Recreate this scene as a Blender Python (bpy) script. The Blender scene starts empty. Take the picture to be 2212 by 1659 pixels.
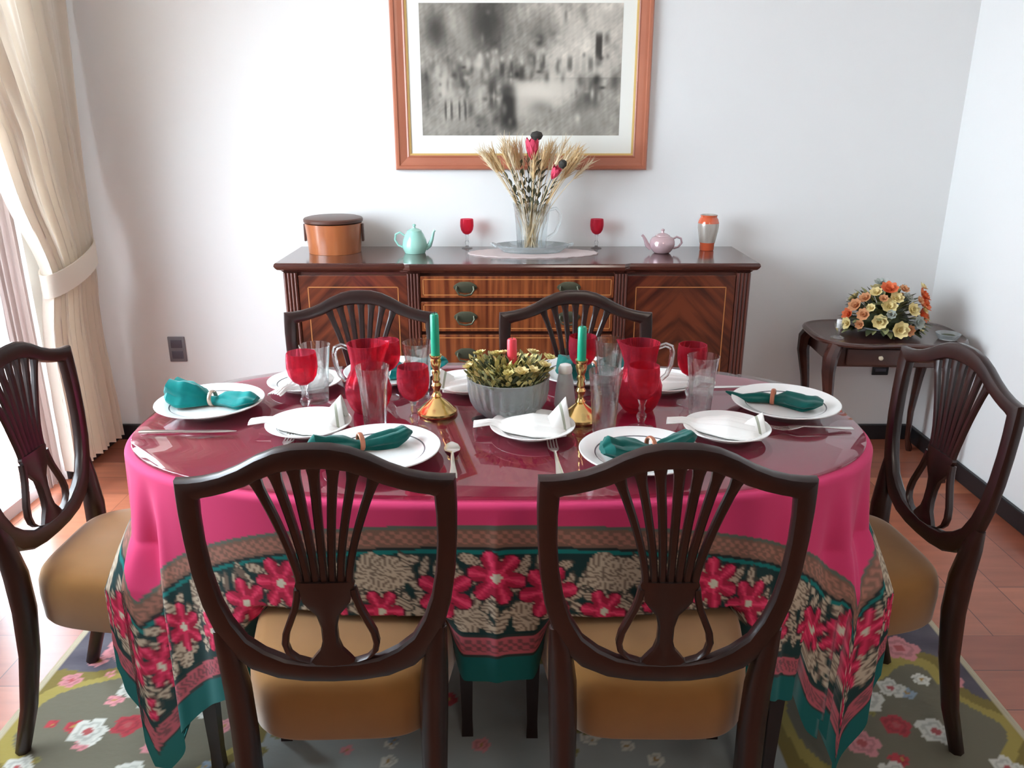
import bpy, math, random
import numpy as np
from mathutils import Vector, Matrix
R = math.radians
PI = math.pi
random.seed(7)
rng = np.random.default_rng(7)
scene = bpy.context.scene
COL = scene.collection

# ------------------------------------------------------------------ helpers
def lin(r, g, b):
    def f(c):
        c /= 255.0
        return c / 12.92 if c <= 0.04045 else ((c + 0.055) / 1.055) ** 2.4
    return (f(r), f(g), f(b), 1.0)

def new_mat(name):
    m = bpy.data.materials.new(name); m.use_nodes = True
    nt = m.node_tree
    for n in list(nt.nodes): nt.nodes.remove(n)
    out = nt.nodes.new('ShaderNodeOutputMaterial')
    return m, nt, out

def principled(name, col, rough=0.5, metal=0.0, coat=0.0, sheen=0.0, noise=None, bump=None, spec=0.5, col2=None, nscale=(1, 1, 1)):
    m, nt, out = new_mat(name)
    p = nt.nodes.new('ShaderNodeBsdfPrincipled')
    p.inputs['Base Color'].default_value = col
    p.inputs['Roughness'].default_value = rough
    p.inputs['Metallic'].default_value = metal
    p.inputs['Coat Weight'].default_value = coat
    p.inputs['Coat Roughness'].default_value = 0.12
    p.inputs['Sheen Weight'].default_value = sheen
    p.inputs['Specular IOR Level'].default_value = spec
    nt.links.new(p.outputs[0], out.inputs[0])
    if noise or bump:
        tc = nt.nodes.new('ShaderNodeTexCoord'); mp = nt.nodes.new('ShaderNodeMapping')
        mp.inputs['Scale'].default_value = nscale
        nt.links.new(tc.outputs['Object'], mp.inputs[0])
    if noise:
        n = nt.nodes.new('ShaderNodeTexNoise'); n.inputs['Scale'].default_value = noise
        n.inputs['Detail'].default_value = 5
        nt.links.new(mp.outputs[0], n.inputs['Vector'])
        cr = nt.nodes.new('ShaderNodeValToRGB')
        cr.color_ramp.elements[0].position = 0.32; cr.color_ramp.elements[1].position = 0.68
        cr.color_ramp.elements[0].color = col
        cr.color_ramp.elements[1].color = col2 or tuple(min(1, c * 1.4) for c in col[:3]) + (1,)
        nt.links.new(n.outputs['Fac'], cr.inputs[0]); nt.links.new(cr.outputs[0], p.inputs['Base Color'])
    if bump:
        n2 = nt.nodes.new('ShaderNodeTexNoise'); n2.inputs['Scale'].default_value = bump[0]
        nt.links.new(mp.outputs[0], n2.inputs['Vector'])
        b = nt.nodes.new('ShaderNodeBump'); b.inputs['Strength'].default_value = bump[1]; b.inputs['Distance'].default_value = 0.002
        nt.links.new(n2.outputs['Fac'], b.inputs['Height']); nt.links.new(b.outputs[0], p.inputs['Normal'])
    return m

def attr_mat(name, rough=0.7, sheen=0.0, bump=None):
    m, nt, out = new_mat(name)
    p = nt.nodes.new('ShaderNodeBsdfPrincipled'); p.inputs['Roughness'].default_value = rough
    p.inputs['Sheen Weight'].default_value = sheen; p.inputs['Specular IOR Level'].default_value = 0.25
    a = nt.nodes.new('ShaderNodeAttribute'); a.attribute_name = 'pattern'
    nt.links.new(a.outputs['Color'], p.inputs['Base Color']); nt.links.new(p.outputs[0], out.inputs[0])
    if bump:
        n2 = nt.nodes.new('ShaderNodeTexNoise'); n2.inputs['Scale'].default_value = bump[0]
        b = nt.nodes.new('ShaderNodeBump'); b.inputs['Strength'].default_value = bump[1]; b.inputs['Distance'].default_value = 0.002
        nt.links.new(n2.outputs['Fac'], b.inputs['Height']); nt.links.new(b.outputs[0], p.inputs['Normal'])
    return m

def glass_mat(name, tint, body=0.0, bodycol=(1, 1, 1, 1), ior=1.5, rough=0.02):
    m, nt, out = new_mat(name)
    tr = nt.nodes.new('ShaderNodeBsdfTransparent'); tr.inputs[0].default_value = tint
    gl = nt.nodes.new('ShaderNodeBsdfGlossy'); gl.inputs['Roughness'].default_value = rough
    fr = nt.nodes.new('ShaderNodeFresnel')
    ge = nt.nodes.new('ShaderNodeNewGeometry'); mr = nt.nodes.new('ShaderNodeMapRange')
    mr.inputs['To Min'].default_value = ior; mr.inputs['To Max'].default_value = 1 / ior
    nt.links.new(ge.outputs['Backfacing'], mr.inputs['Value']); nt.links.new(mr.outputs[0], fr.inputs['IOR'])
    mx = nt.nodes.new('ShaderNodeMixShader')
    src = tr.outputs[0]
    if body > 0:
        d = nt.nodes.new('ShaderNodeBsdfDiffuse'); d.inputs[0].default_value = bodycol
        t = nt.nodes.new('ShaderNodeBsdfTranslucent'); t.inputs[0].default_value = bodycol
        m1 = nt.nodes.new('ShaderNodeMixShader'); m1.inputs[0].default_value = 0.5
        nt.links.new(d.outputs[0], m1.inputs[1]); nt.links.new(t.outputs[0], m1.inputs[2])
        m2 = nt.nodes.new('ShaderNodeMixShader'); m2.inputs[0].default_value = body
        nt.links.new(tr.outputs[0], m2.inputs[1]); nt.links.new(m1.outputs[0], m2.inputs[2])
        src = m2.outputs[0]
    nt.links.new(fr.outputs[0], mx.inputs[0]); nt.links.new(src, mx.inputs[1]); nt.links.new(gl.outputs[0], mx.inputs[2])
    nt.links.new(mx.outputs[0], out.inputs[0])
    return m

def refr_mat(name, col, k=.7, ior=1.45, rough=0.0, tint=None, body=0, bodycol=(1, 1, 1, 1)):
    m, nt, out = new_mat(name)
    g = nt.nodes.new('ShaderNodeBsdfGlass'); g.inputs['Color'].default_value = col; g.inputs['IOR'].default_value = ior; g.inputs['Roughness'].default_value = rough
    tr = nt.nodes.new('ShaderNodeBsdfTransparent'); tr.inputs[0].default_value = tint or col
    mx = nt.nodes.new('ShaderNodeMixShader'); mx.inputs[0].default_value = k
    nt.links.new(tr.outputs[0], mx.inputs[1]); nt.links.new(g.outputs[0], mx.inputs[2])
    src = mx.outputs[0]
    if body:
        d = nt.nodes.new('ShaderNodeBsdfDiffuse'); d.inputs[0].default_value = bodycol
        m2 = nt.nodes.new('ShaderNodeMixShader'); m2.inputs[0].default_value = body
        nt.links.new(src, m2.inputs[1]); nt.links.new(d.outputs[0], m2.inputs[2]); src = m2.outputs[0]
    nt.links.new(src, out.inputs[0])
    return m

def fabric_mat(name, col, trans=0.3, transp=0.0):
    m, nt, out = new_mat(name)
    d = nt.nodes.new('ShaderNodeBsdfDiffuse'); d.inputs[0].default_value = col
    t = nt.nodes.new('ShaderNodeBsdfTranslucent'); t.inputs[0].default_value = col
    mx = nt.nodes.new('ShaderNodeMixShader'); mx.inputs[0].default_value = trans
    nt.links.new(d.outputs[0], mx.inputs[1]); nt.links.new(t.outputs[0], mx.inputs[2])
    src = mx.outputs[0]
    if transp:
        tr = nt.nodes.new('ShaderNodeBsdfTransparent'); m2 = nt.nodes.new('ShaderNodeMixShader'); m2.inputs[0].default_value = transp
        nt.links.new(src, m2.inputs[1]); nt.links.new(tr.outputs[0], m2.inputs[2]); src = m2.outputs[0]
    nt.links.new(src, out.inputs[0])
    return m

class MB:
    def __init__(s): s.v = []; s.f = []; s.mi = []
    def add(s, vs, fs, mi=0):
        o = len(s.v); s.v += [tuple(p) for p in vs]
        for f in fs: s.f.append(tuple(i + o for i in f)); s.mi.append(mi)
        return s
    def box(s, x0, x1, y0, y1, z0, z1, mi=0, bev=0.0):
        b = min(bev, (x1 - x0) / 2.2, (y1 - y0) / 2.2, (z1 - z0) / 2.2)
        if b <= 0:
            vs = [(x, y, z) for z in (z0, z1) for y in (y0, y1) for x in (x0, x1)]
            return s.add(vs, [(0, 2, 3, 1), (4, 5, 7, 6), (0, 1, 5, 4), (2, 6, 7, 3), (0, 4, 6, 2), (1, 3, 7, 5)], mi)
        def ring(i, z):
            a0, a1, c0, c1 = x0 + i, x1 - i, y0 + i, y1 - i
            return [(a0 + b, c0, z), (a1 - b, c0, z), (a1, c0 + b, z), (a1, c1 - b, z), (a1 - b, c1, z), (a0 + b, c1, z), (a0, c1 - b, z), (a0, c0 + b, z)]
        L = [ring(b * .6, z0), ring(0, z0 + b), ring(0, z1 - b), ring(b * .6, z1)]
        return s.loft(L, True, True, mi)
    def loft(s, rings, cap0=True, cap1=True, mi=0, closed=False):
        n = len(rings[0]); vs = [p for r in rings for p in r]; fs = []
        m = len(rings)
        for i in range(m if closed else m - 1):
            j2 = (i + 1) % m
            for j in range(n):
                k = (j + 1) % n
                fs.append((i * n + j, i * n + k, j2 * n + k, j2 * n + j))
        if cap0 and not closed: fs.append(tuple(range(n - 1, -1, -1)))
        if cap1 and not closed: fs.append(tuple((m - 1) * n + j for j in range(n)))
        return s.add(vs, fs, mi)
    def lathe(s, prof, seg=24, c=(0, 0, 0), mi=0, mis=None, flute=None):
        # prof: (r, z) list
        base = len(s.v)
        for i, (r, z) in enumerate(prof):
            for j in range(seg):
                a = 2 * PI * j / seg
                rr = max(r, 1e-5)
                if flute: rr *= 1 + flute(z) * math.cos(a * flute.n)
                s.v.append((c[0] + rr * math.cos(a), c[1] + rr * math.sin(a), c[2] + z))
        for i in range(len(prof) - 1):
            for j in range(seg):
                k = (j + 1) % seg
                s.f.append((base + i * seg + j, base + i * seg + k, base + (i + 1) * seg + k, base + (i + 1) * seg + j))
                s.mi.append(mis[i] if mis else mi)
        if prof[0][0] > 1e-4: s.f.append(tuple(base + j for j in range(seg - 1, -1, -1))); s.mi.append(mi)
        if prof[-1][0] > 1e-4: s.f.append(tuple(base + (len(prof) - 1) * seg + j for j in range(seg))); s.mi.append(mi)
        return s
    def tube(s, pts, rad, seg=8, mi=0, closed=False, sq=False, flat=1.0, ref=None):
        pts = [Vector(p) for p in pts]; n = len(pts)
        if not hasattr(rad, '__len__'): rad = [rad] * n
        rings = []; up = Vector(ref) if ref else None
        for i in range(n):
            if closed: t = pts[(i + 1) % n] - pts[i - 1]
            else: t = pts[min(i + 1, n - 1)] - pts[max(i - 1, 0)]
            t.normalize()
            if up is None: up = Vector((0, 0, 1)) if abs(t.z) < .9 else Vector((0, 1, 0))
            a = up - t * up.dot(t)
            if a.length < 1e-5: a = Vector((1, 0, 0)) - t * t.x
            a.normalize(); b = t.cross(a); up = a
            ring = []
            for j in range(4 if sq else seg):
                if sq:
                    ca, sa = [(1, 1), (-1, 1), (-1, -1), (1, -1)][j]
                else:
                    th = 2 * PI * j / seg; ca, sa = math.cos(th), math.sin(th)
                ring.append(pts[i] + a * (ca * rad[i]) + b * (sa * rad[i] * flat))
            rings.append(ring)
        return s.loft(rings, True, True, mi, closed)
    def ribbon(s, st, closed=False, mi=0, seg=10, ex=.6):
        # st: (P, Q, N, thickness): section between P and Q, thickness along N
        rings = []
        for P, Q, N, t in st:
            P = Vector(P); Q = Vector(Q); N = Vector(N).normalized()
            m = (P + Q) / 2; h = (Q - P) / 2; ring = []
            for j in range(seg):
                th = 2 * PI * (j + .5) / seg; ca, sa = math.cos(th), math.sin(th)
                ca = math.copysign(abs(ca) ** ex, ca); sa = math.copysign(abs(sa) ** ex, sa)
                ring.append(m + h * ca + N * (sa * t / 2))
            rings.append(ring)
        return s.loft(rings, True, True, mi, closed)
    def grid(s, P, nu, nv, mi=0, wrap=False):
        o = len(s.v); s.v += [tuple(p) for p in P]
        for i in range(nu - 1):
            for j in range(nv if wrap else nv - 1):
                k = (j + 1) % nv
                s.f.append((o + i * nv + j, o + (i + 1) * nv + j, o + (i + 1) * nv + k, o + i * nv + k)); s.mi.append(mi)
        return s
    def xf(s, M):
        s.v = [tuple(M @ Vector(p)) for p in s.v]; return s
    def join(s, o, M=None, mi=None):
        vs = [tuple(M @ Vector(p)) for p in o.v] if M else o.v
        b = len(s.v); s.v += vs
        for f, m_ in zip(o.f, o.mi): s.f.append(tuple(i + b for i in f)); s.mi.append(m_ if mi is None else mi)
        return s
    def build(s, name, mats, parent=None, smooth=True, sharp=35, colors=None, loc=None, solid=None):
        me = bpy.data.meshes.new(name)
        me.from_pydata(s.v, [], s.f)
        if not isinstance(mats, (list, tuple)): mats = [mats]
        for m in mats: me.materials.append(m)
        if len(mats) > 1: me.polygons.foreach_set('material_index', s.mi)
        if smooth:
            me.polygons.foreach_set('use_smooth', [True] * len(me.polygons))
            if sharp: me.set_sharp_from_angle(angle=R(sharp))
        if colors is not None:
            at = me.color_attributes.new('pattern', 'FLOAT_COLOR', 'POINT')
            at.data.foreach_set('color', np.asarray(colors, dtype=np.float32).ravel())
        me.update()
        ob = bpy.data.objects.new(name, me); COL.objects.link(ob)
        if parent: ob.parent = parent
        if loc: ob.location = loc
        if solid:
            md = ob.modifiers.new('thickness', 'SOLIDIFY'); md.thickness = solid; md.offset = 0
        return ob

def thing(name, label, cat, loc=(0, 0, 0), rz=0, group=None):
    o = bpy.data.objects.new(name, None); COL.objects.link(o); o.empty_display_size = .05
    o.location = loc; o.rotation_euler = (0, 0, rz); tag(o, label, cat, group)
    return o
def tag(o, label, cat, group=None):
    o['label'] = label; o['category'] = cat
    if group: o['group'] = group
    return o
def struct(o): o['kind'] = 'structure'; return o
def dup(root, label, loc, rz=0, group=None, scale=None):
    def rec(o, par):
        c = o.copy(); COL.objects.link(c)
        if par is not None: c.parent = par
        for ch in o.children: rec(ch, c)
        return c
    kids = list(root.children)
    r = root.copy(); COL.objects.link(r)
    for ch in kids: rec(ch, r)
    r.location = loc; r.rotation_euler = (0, 0, rz); r['label'] = label
    if group: r['group'] = group
    if scale: r.scale = scale
    return r
def interp(x, xs, ys): return float(np.interp(x, xs, ys))

# ------------------------------------------------------------------ materials
WOOD = principled('mahogany', lin(26, 11, 9), .36, coat=.15, noise=14, col2=lin(42, 18, 12), nscale=(1, 1, .15))
WOODF = principled('sideboard_top_wood', lin(58, 30, 26), .16, coat=.6, noise=9, col2=lin(84, 46, 38), nscale=(.3, 1, 1))
WOODB = principled('sideboard_wood', lin(70, 34, 26), .35, coat=.3, noise=11, col2=lin(96, 50, 38), nscale=(1, 1, .2))
VELVET = principled('gold_velvet', lin(128, 88, 42), .9, sheen=.35, noise=6, col2=lin(140, 99, 50), spec=.15)
CHINA = principled('white_china', (.84, .84, .82, 1), .12, coat=.3)
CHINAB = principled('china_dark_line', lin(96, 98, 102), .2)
TEAL = principled('teal_napkin_cloth', lin(0, 128, 124), .85, sheen=.2, noise=30, col2=lin(4, 112, 112), bump=(60, .25), spec=.15)
TEALD = principled('green_napkin_cloth', lin(10, 92, 84), .85, sheen=.2, noise=30, col2=lin(6, 76, 72), bump=(60, .25), spec=.15)
LINEN = principled('white_linen', (.87, .87, .84, 1), .85, sheen=.1, bump=(80, .2), spec=.15)
STRIPE = principled('linen_green_stripe', lin(164, 168, 152), .85, spec=.15)
SILVER = principled('silver', (.78, .76, .73, 1), .22, metal=1)
BRASS = principled('brass', (.80, .56, .22, 1), .2, metal=1)
BRASSD = principled('dark_brass', lin(84, 86, 70), .4, metal=.6)
GREENWAX = principled('green_wax', lin(20, 150, 118), .35)
REDWAX = principled('red_wax', lin(226, 62, 76), .4)
WICK = principled('wick', lin(60, 52, 44), .8)
CLEAR = refr_mat('clear_glass', (.97, .98, .98, 1), .6)
CRYST = refr_mat('cut_crystal', (.93, .95, .95, 1), .8, 1.5, .04, body=.2, bodycol=(.7, .75, .76, 1))
RUBY = refr_mat('ruby_glass', (.88, .30, .38, 1), .6, 1.45, .0, (.92, .34, .44, 1), .08, (.85, .12, .2, 1))
FROST = glass_mat('frosted_glass', (.7, .73, .73, 1), .6, (.72, .74, .73, 1), rough=.3)
PANE = glass_mat('window_glass', (.97, .98, .98, 1))
TABGL = glass_mat('table_glass', (.78, .67, .69, 1), ior=1.65, rough=.012)
RINGW = principled('napkin_ring_copper', lin(176, 110, 84), .3, metal=.3)
RINGS = principled('napkin_ring_silver', lin(190, 170, 155), .25, metal=.7)
BLACK = principled('black_plastic', lin(22, 20, 22), .4)
GREYP = principled('grey_plastic', lin(120, 116, 122), .4)
GREYD = principled('dark_grey_plastic', lin(84, 80, 92), .4)

# ------------------------------------------------------------------ room
X0, X1, Y1, YB, ZC, XR, YR = -1.89, 1.90, 3.59, -4.5, 2.75, 4.6, -.35
WALLM = principled('white_wall_paint', (.80, .80, .79, 1), .9, bump=(120, .08), spec=.2)
WALLK = principled('low_bounce_rear_wall', (.10, .09, .08, 1), .9, spec=.2)  # unseen rear room made dark so it throws back little light
CEIL = principled('ceiling_paint', (.78, .78, .77, 1), .95, spec=.2)
BASEM = principled('dark_baseboard_paint', lin(34, 32, 34), .4)

def floor_mat():
    m, nt, out = new_mat('red_plank_floor')
    p = nt.nodes.new('ShaderNodeBsdfPrincipled'); p.inputs['Roughness'].default_value = .32
    tc = nt.nodes.new('ShaderNodeTexCoord'); mp = nt.nodes.new('ShaderNodeMapping')
    mp.inputs['Location'].default_value = (.62, .80, 0); mp.inputs['Rotation'].default_value = (0, 0, 0)
    def bricks(rot):
        m_ = nt.nodes.new('ShaderNodeMapping'); m_.inputs['Rotation'].default_value = (0, 0, rot)
        br = nt.nodes.new('ShaderNodeTexBrick'); br.inputs['Scale'].default_value = 1; br.offset = .37
        br.inputs['Brick Width'].default_value = 1.31; br.inputs['Row Height'].default_value = .158
        br.inputs['Mortar Size'].default_value = .002; br.inputs['Mortar Smooth'].default_value = .4
        br.inputs['Color1'].default_value = lin(176, 108, 80); br.inputs['Color2'].default_value = lin(140, 76, 56)
        br.inputs['Mortar'].default_value = lin(92, 52, 42); br.inputs['Bias'].default_value = 0
        nt.links.new(mp.outputs[0], m_.inputs[0]); nt.links.new(m_.outputs[0], br.inputs['Vector'])
        return br
    b1, b2 = bricks(0), bricks(PI / 2)
    ck = nt.nodes.new('ShaderNodeTexChecker'); ck.inputs['Scale'].default_value = 1 / .948
    bm = nt.nodes.new('ShaderNodeMixRGB')
    mp2 = nt.nodes.new('ShaderNodeMapping'); mp2.inputs['Scale'].default_value = (1.2, 9, 1)
    n = nt.nodes.new('ShaderNodeTexNoise'); n.inputs['Scale'].default_value = 3; n.inputs['Detail'].default_value = 6
    mix = nt.nodes.new('ShaderNodeMixRGB'); mix.blend_type = 'OVERLAY'; mix.inputs[0].default_value = .35
    nt.links.new(tc.outputs['Object'], mp.inputs[0]); nt.links.new(mp.outputs[0], ck.inputs['Vector'])
    nt.links.new(ck.outputs['Fac'], bm.inputs[0]); nt.links.new(b1.outputs['Color'], bm.inputs[1]); nt.links.new(b2.outputs['Color'], bm.inputs[2])
    nt.links.new(tc.outputs['Object'], mp2.inputs[0]); nt.links.new(mp2.outputs[0], n.inputs['Vector'])
    nt.links.new(bm.outputs[0], mix.inputs[1]); nt.links.new(n.outputs['Fac'], mix.inputs[2])
    nt.links.new(mix.outputs[0], p.inputs['Base Color']); nt.links.new(p.outputs[0], out.inputs[0])
    return m
FLOORM = floor_mat()
T = .1
struct(MB().box(X0 - 1.2, XR + T, YB - T, Y1 + T, -.1, 0).build('floor', FLOORM, smooth=False))
struct(MB().box(X0 - T, XR + T, YB - T, Y1 + T, ZC, ZC + T).build('ceiling', CEIL, smooth=False))
struct(MB().box(X0 - T, X1 + T, Y1, Y1 + T, 0, ZC).build('wall_back', WALLM, smooth=False))
struct(MB().box(X1, X1 + T, YR, Y1, 0, ZC).build('wall_right', WALLM, smooth=False))
struct(MB().box(X0 - T, XR + T, YB - T, YB, 0, ZC).build('wall_front', WALLK, smooth=False))
struct(MB().box(XR, XR + T, YB, YR + T, 0, ZC).box(X1 + T, XR, YR, YR + T, 0, ZC).build('wall_side', WALLK, smooth=False))  # unseen wider rear room, shaped to cut bounce towards the table
WY0, WY1, WZ, WYS, WZS = .9, 3.13, 2.5, 2.55, .85
wl = MB().box(X0 - T, X0, WY1, Y1, 0, ZC).box(X0 - T, X0, YB, WY0, 0, ZC).box(X0 - T, X0, WY0, WY1, WZ, ZC).box(X0 - T, X0, WY0, WYS, 0, WZS)  # unseen wall below the near window, added to keep daylight off the floor
struct(wl.build('wall_left', WALLM, smooth=False))
BH = .075
struct(MB().box(X0 + .016, X1 - .016, Y1 - .016, Y1, 0, BH, bev=.004).build('baseboard_back', BASEM, smooth=False))
struct(MB().box(X1 - .016, X1, YR, Y1, 0, BH, bev=.004).build('baseboard_right', BASEM, smooth=False))
struct(MB().box(X0, X0 + .016, WY1, Y1, 0, BH, bev=.004).build('baseboard_left', BASEM, smooth=False))
# glazed door wall opening: frame, mullions, glass
WHT = principled('white_window_paint', (.72, .74, .76, 1), .5)
win = struct(MB().box(X0 - .08, X0 - .03, WY0, WY0 + .05, WZS, WZ).box(X0 - .08, X0 - .03, WY1 - .05, WY1, 0, WZ)
             .box(X0 - .08, X0 - .03, WY0 + .05, WY1 - .05, WZ - .06, WZ).box(X0 - .08, X0 - .03, WYS, WY1 - .05, 0, .05).box(X0 - .08, X0 - .03, WY0 + .05, WYS, WZS, WZS + .05)
             .build('window_1', WHT, smooth=False))
for yy, zz in ((1.18, WZS + .05), (1.87, WZS + .05), (WYS, .05)):
    MB().box(X0 - .08, X0 - .03, yy - .025, yy + .025, zz, WZ - .06).build('mullion', WHT, win, smooth=False)
MB().box(X0 - .058, X0 - .052, WY0 + .03, WYS, WZS + .03, WZ - .04).box(X0 - .058, X0 - .052, WYS, WY1 - .03, .03, WZ - .04).build('pane', PANE, win, smooth=False)
TERR = principled('pale_terrace_paving', (.62, .6, .58, 1), .8)
struct(MB().box(X0 - 9, X0 - 1.2, -6, 9, -.14, -.04).build('ground', TERR, smooth=False))

# ------------------------------------------------------------------ curtain (tied back, cream) and sheer
CURT = fabric_mat('cream_curtain_cloth', lin(238, 230, 218), .36)
SHEER = fabric_mat('pale_sheer_cloth', lin(206, 194, 190), .10, 0)
def curtain_sheet(prof, nz, ny, pleats, amp, x_at):
    zs = [p[0] for p in prof][::-1]; a = [p[1] for p in prof][::-1]; b = [p[2] for p in prof][::-1]
    P = []
    for i in range(nz):
        z = zs[0] + (zs[-1] - zs[0]) * i / (nz - 1)
        ya, yb = interp(z, zs, a), interp(z, zs, b)
        for j in range(ny):
            t = j / (ny - 1)
            y = ya + (yb - ya) * t
            w = (yb - ya)
            am = amp * min(1, max(.35, w / .55))
            ph = 2 * PI * pleats * (t + .03 * math.sin(3.1 * t + z))
            x = x_at(z) + am * math.sin(ph) + .012 * math.sin(2.3 * ph + 1.7 * z)
            P.append((x, y + .006 * math.cos(ph), z))
    return P
cz = [(2.545, 2.15, 3.52), (1.9, 2.56, 3.49), (1.41, 2.86, 3.43), (1.17, 2.925, 3.41), (.96, 3.00, 3.365), (.90, 3.02, 3.35), (.84, 3.01, 3.36), (.6, 2.99, 3.385), (.3, 2.98, 3.41), (.10, 2.975, 3.42)]
cur = thing('curtain', 'cream floor-length curtain gathered by a tieback in the left corner', 'curtain', (0, 0, 0))
MB().grid(curtain_sheet(cz, 70, 200, 11, .033, lambda z: -1.78 + .03 * math.exp(-((z - .92) / .2) ** 2)), 70, 200).build('drape', CURT, cur, sharp=None)
# tieback band: loops round the gathered cloth, rising to the wall side
tb = []
for k in range(36):
    a = 2 * PI * k / 36
    y = 3.185 + .185 * math.cos(a); x = -1.755 + .058 * math.sin(a)
    zc = .90 + .045 * math.cos(a)
    tb.append([(x, y, zc - .045), (x + .006 * math.sin(a), y + .006 * math.cos(a), zc - .044), (x + .006 * math.sin(a), y + .006 * math.cos(a), zc + .044), (x, y, zc + .045)])
MB().loft(tb, closed=True).build('tieback', CURT, cur, sharp=50)
rodm = MB().tube([(X0 + .09, .3, 2.56), (X0 + .09, 3.56, 2.56)], .014, 10)
rod = thing('curtain_rod', 'dark curtain rod above the glazed door on the left wall', 'curtain rod')
rodm.build('pole', WOOD, rod)
for yy in (.4, 2.0, 3.5): MB().box(X0, X0 + .09, yy - .01, yy + .01, 2.55, 2.57).build('bracket', WOOD, rod, smooth=False)
sh = MB().grid(curtain_sheet([(2.48, 2.86, 3.045), (.04, 2.885, 3.05)], 20, 80, 4.5, .012, lambda z: X0 + .02), 20, 80)
tag(sh.build('sheer_curtain', SHEER, sharp=None), 'pale pinkish sheer panel hanging behind the tied cream curtain at far left', 'curtain')

# ------------------------------------------------------------------ rug
def rug():
    x0, x1, y0, y1, st = -1.285, 1.285, .9, 2.52, .0065
    nx = int((x1 - x0) / st) + 1; ny = int((y1 - y0) / st) + 1
    xs = np.linspace(x0, x1, nx); ys = np.linspace(y0, y1, ny)
    X, Y = np.meshgrid(xs, ys, indexing='ij')
    def C(r, g, b): return np.array(lin(r, g, b)[:3])
    col = np.zeros((nx, ny, 3)); col[:] = C(74, 70, 80)
    pale = (np.abs(X / .80) ** 4 + np.abs((Y - 1.45) / .62) ** 4) < 1
    col[pale] = C(140, 146, 144)
    n1 = sum(np.sin(X * a + Y * b + c) for a, b, c in rng.uniform(-26, 26, (9, 3))) / 3
    n2 = sum(np.sin(X * a + Y * b + c) for a, b, c in rng.uniform(-70, 70, (12, 3))) / 3.4
    col += (n2[..., None] * .012)
    # olive-gold scrolls
    for cx, cy, r in [(-.97, 1.66, .29), (.97, 1.66, .29), (-.7, 2.2, .2), (.7, 2.2, .2), (-1.0, 1.1, .2), (1.0, 1.1, .2), (0, 2.1, .2)]:
        d = np.hypot((X - cx) * .85, Y - cy) + .035 * n1
        m = d < r; col[m] = C(142, 128, 62)
        m = np.abs(d - r * .93) < .022; col[m] = C(110, 96, 40)
        m = d < r * .74; col[m] = C(96, 92, 76)
    def blossom(cx, cy, r, c, cc):
        a = np.arctan2(Y - cy, X - cx); d = np.hypot(X - cx, Y - cy)
        rr = r * (.72 + .28 * np.abs(np.cos(2.5 * a)))
        m = d < rr; col[m] = c
        m2 = m & (np.abs(d - .6 * rr) < .1 * r); col[m2] = c * .7
        col[d < .25 * r] = cc
    cream, pink, red, blue = C(196, 196, 186), C(196, 128, 132), C(170, 50, 60), C(130, 146, 160)
    for k in range(170):
        bx, by = rng.uniform(-1.2, 1.2), rng.uniform(1.0, 2.45)
        blossom(bx, by, rng.uniform(.014, .028), [cream, pink, cream, blue, red * .9, C(120, 112, 60)][k % 6], C(150, 120, 60))
    for sx in (-1, 1):
        for bx, by, r, c in [(.93, 1.76, .070, cream), (1.06, 1.64, .062, cream), (.86, 1.60, .060, pink), (1.02, 1.80, .050, cream), (.97, 1.66, .052, red * .9), (.90, 1.50, .055, cream), (1.12, 1.97, .075, pink), (1.0, 2.05, .045, cream), (.80, 1.72, .045, cream), (1.17, 1.52, .05, cream), (.80, 1.84, .04, cream), (1.20, 1.83, .04, pink), (1.05, 1.42, .05, cream), (1.15, 2.2, .05, cream)]:
            blossom(sx * bx, by, r * .78, c * .85, C(150, 70, 70))
    # plain pale medallion in front
    edge = np.minimum(np.minimum(X - x0, x1 - X), np.minimum(Y - y0, y1 - Y))
    col[edge < .022] = C(168, 158, 134)
    Z = np.where(edge < .012, .006, .011)
    b = MB(); b.grid(np.stack([X.ravel(), Y.ravel(), Z.ravel()], 1).tolist(), nx, ny)
    cc = np.clip(np.concatenate([col.reshape(-1, 3), np.ones((nx * ny, 1))], 1), 0, 1)
    # skirt sides
    base = len(b.v)
    b.add([(x0, y0, .0), (x1, y0, 0), (x1, y1, 0), (x0, y1, 0)], [(0, 1, 2, 3)])
    c4 = np.tile(np.append(C(168, 158, 134), 1), (4, 1))
    o = b.build('rug', attr_mat('rug_wool', .95, .2, (90, .4)), colors=np.concatenate([cc, c4]), smooth=False)
    m = o.modifiers.new('pile', 'SOLIDIFY'); m.thickness = .006; m.offset = -1
    tag(o, 'floral wool rug in navy, olive and cream under the dining table', 'rug')
rug()

# ------------------------------------------------------------------ dining table
TCX, TCY, TA, TBb, TN = -.03, 1.838, .85, .44, 2.6
def sup(t, a, b, n=TN):
    c, s_ = math.cos(t), math.sin(t)
    return (a * math.copysign(abs(c) ** (2 / n), c), b * math.copysign(abs(s_) ** (2 / n), s_))
def supring(a, b, N):
    raw = np.array([sup(2 * PI * k / 4000, a, b) for k in range(4001)])
    seg = np.hypot(*np.diff(raw, axis=0).T); L = np.concatenate([[0], np.cumsum(seg)])
    t = np.arange(N) / N * L[-1]
    return np.stack([np.interp(t, L, raw[:, 0]), np.interp(t, L, raw[:, 1])], 1), L[-1]
TZ = .78
tab = thing('dining_table', 'long rounded dining table in the middle under a pink floral cloth', 'table', (TCX, TCY, 0))
rg, _ = supring(TA - .012, TBb - .012, 96)
MB().loft([[(x * k, y * k, z) for x, y in rg] for k, z in ((.985, .735), (1, .745), (1, .762), (.99, .7655))]).build('tabletop', WOOD, tab)
LEGS = [(-.598, 1.503), (.533, 1.503), (-.745, 2.08), (.64, 2.08)]
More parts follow.
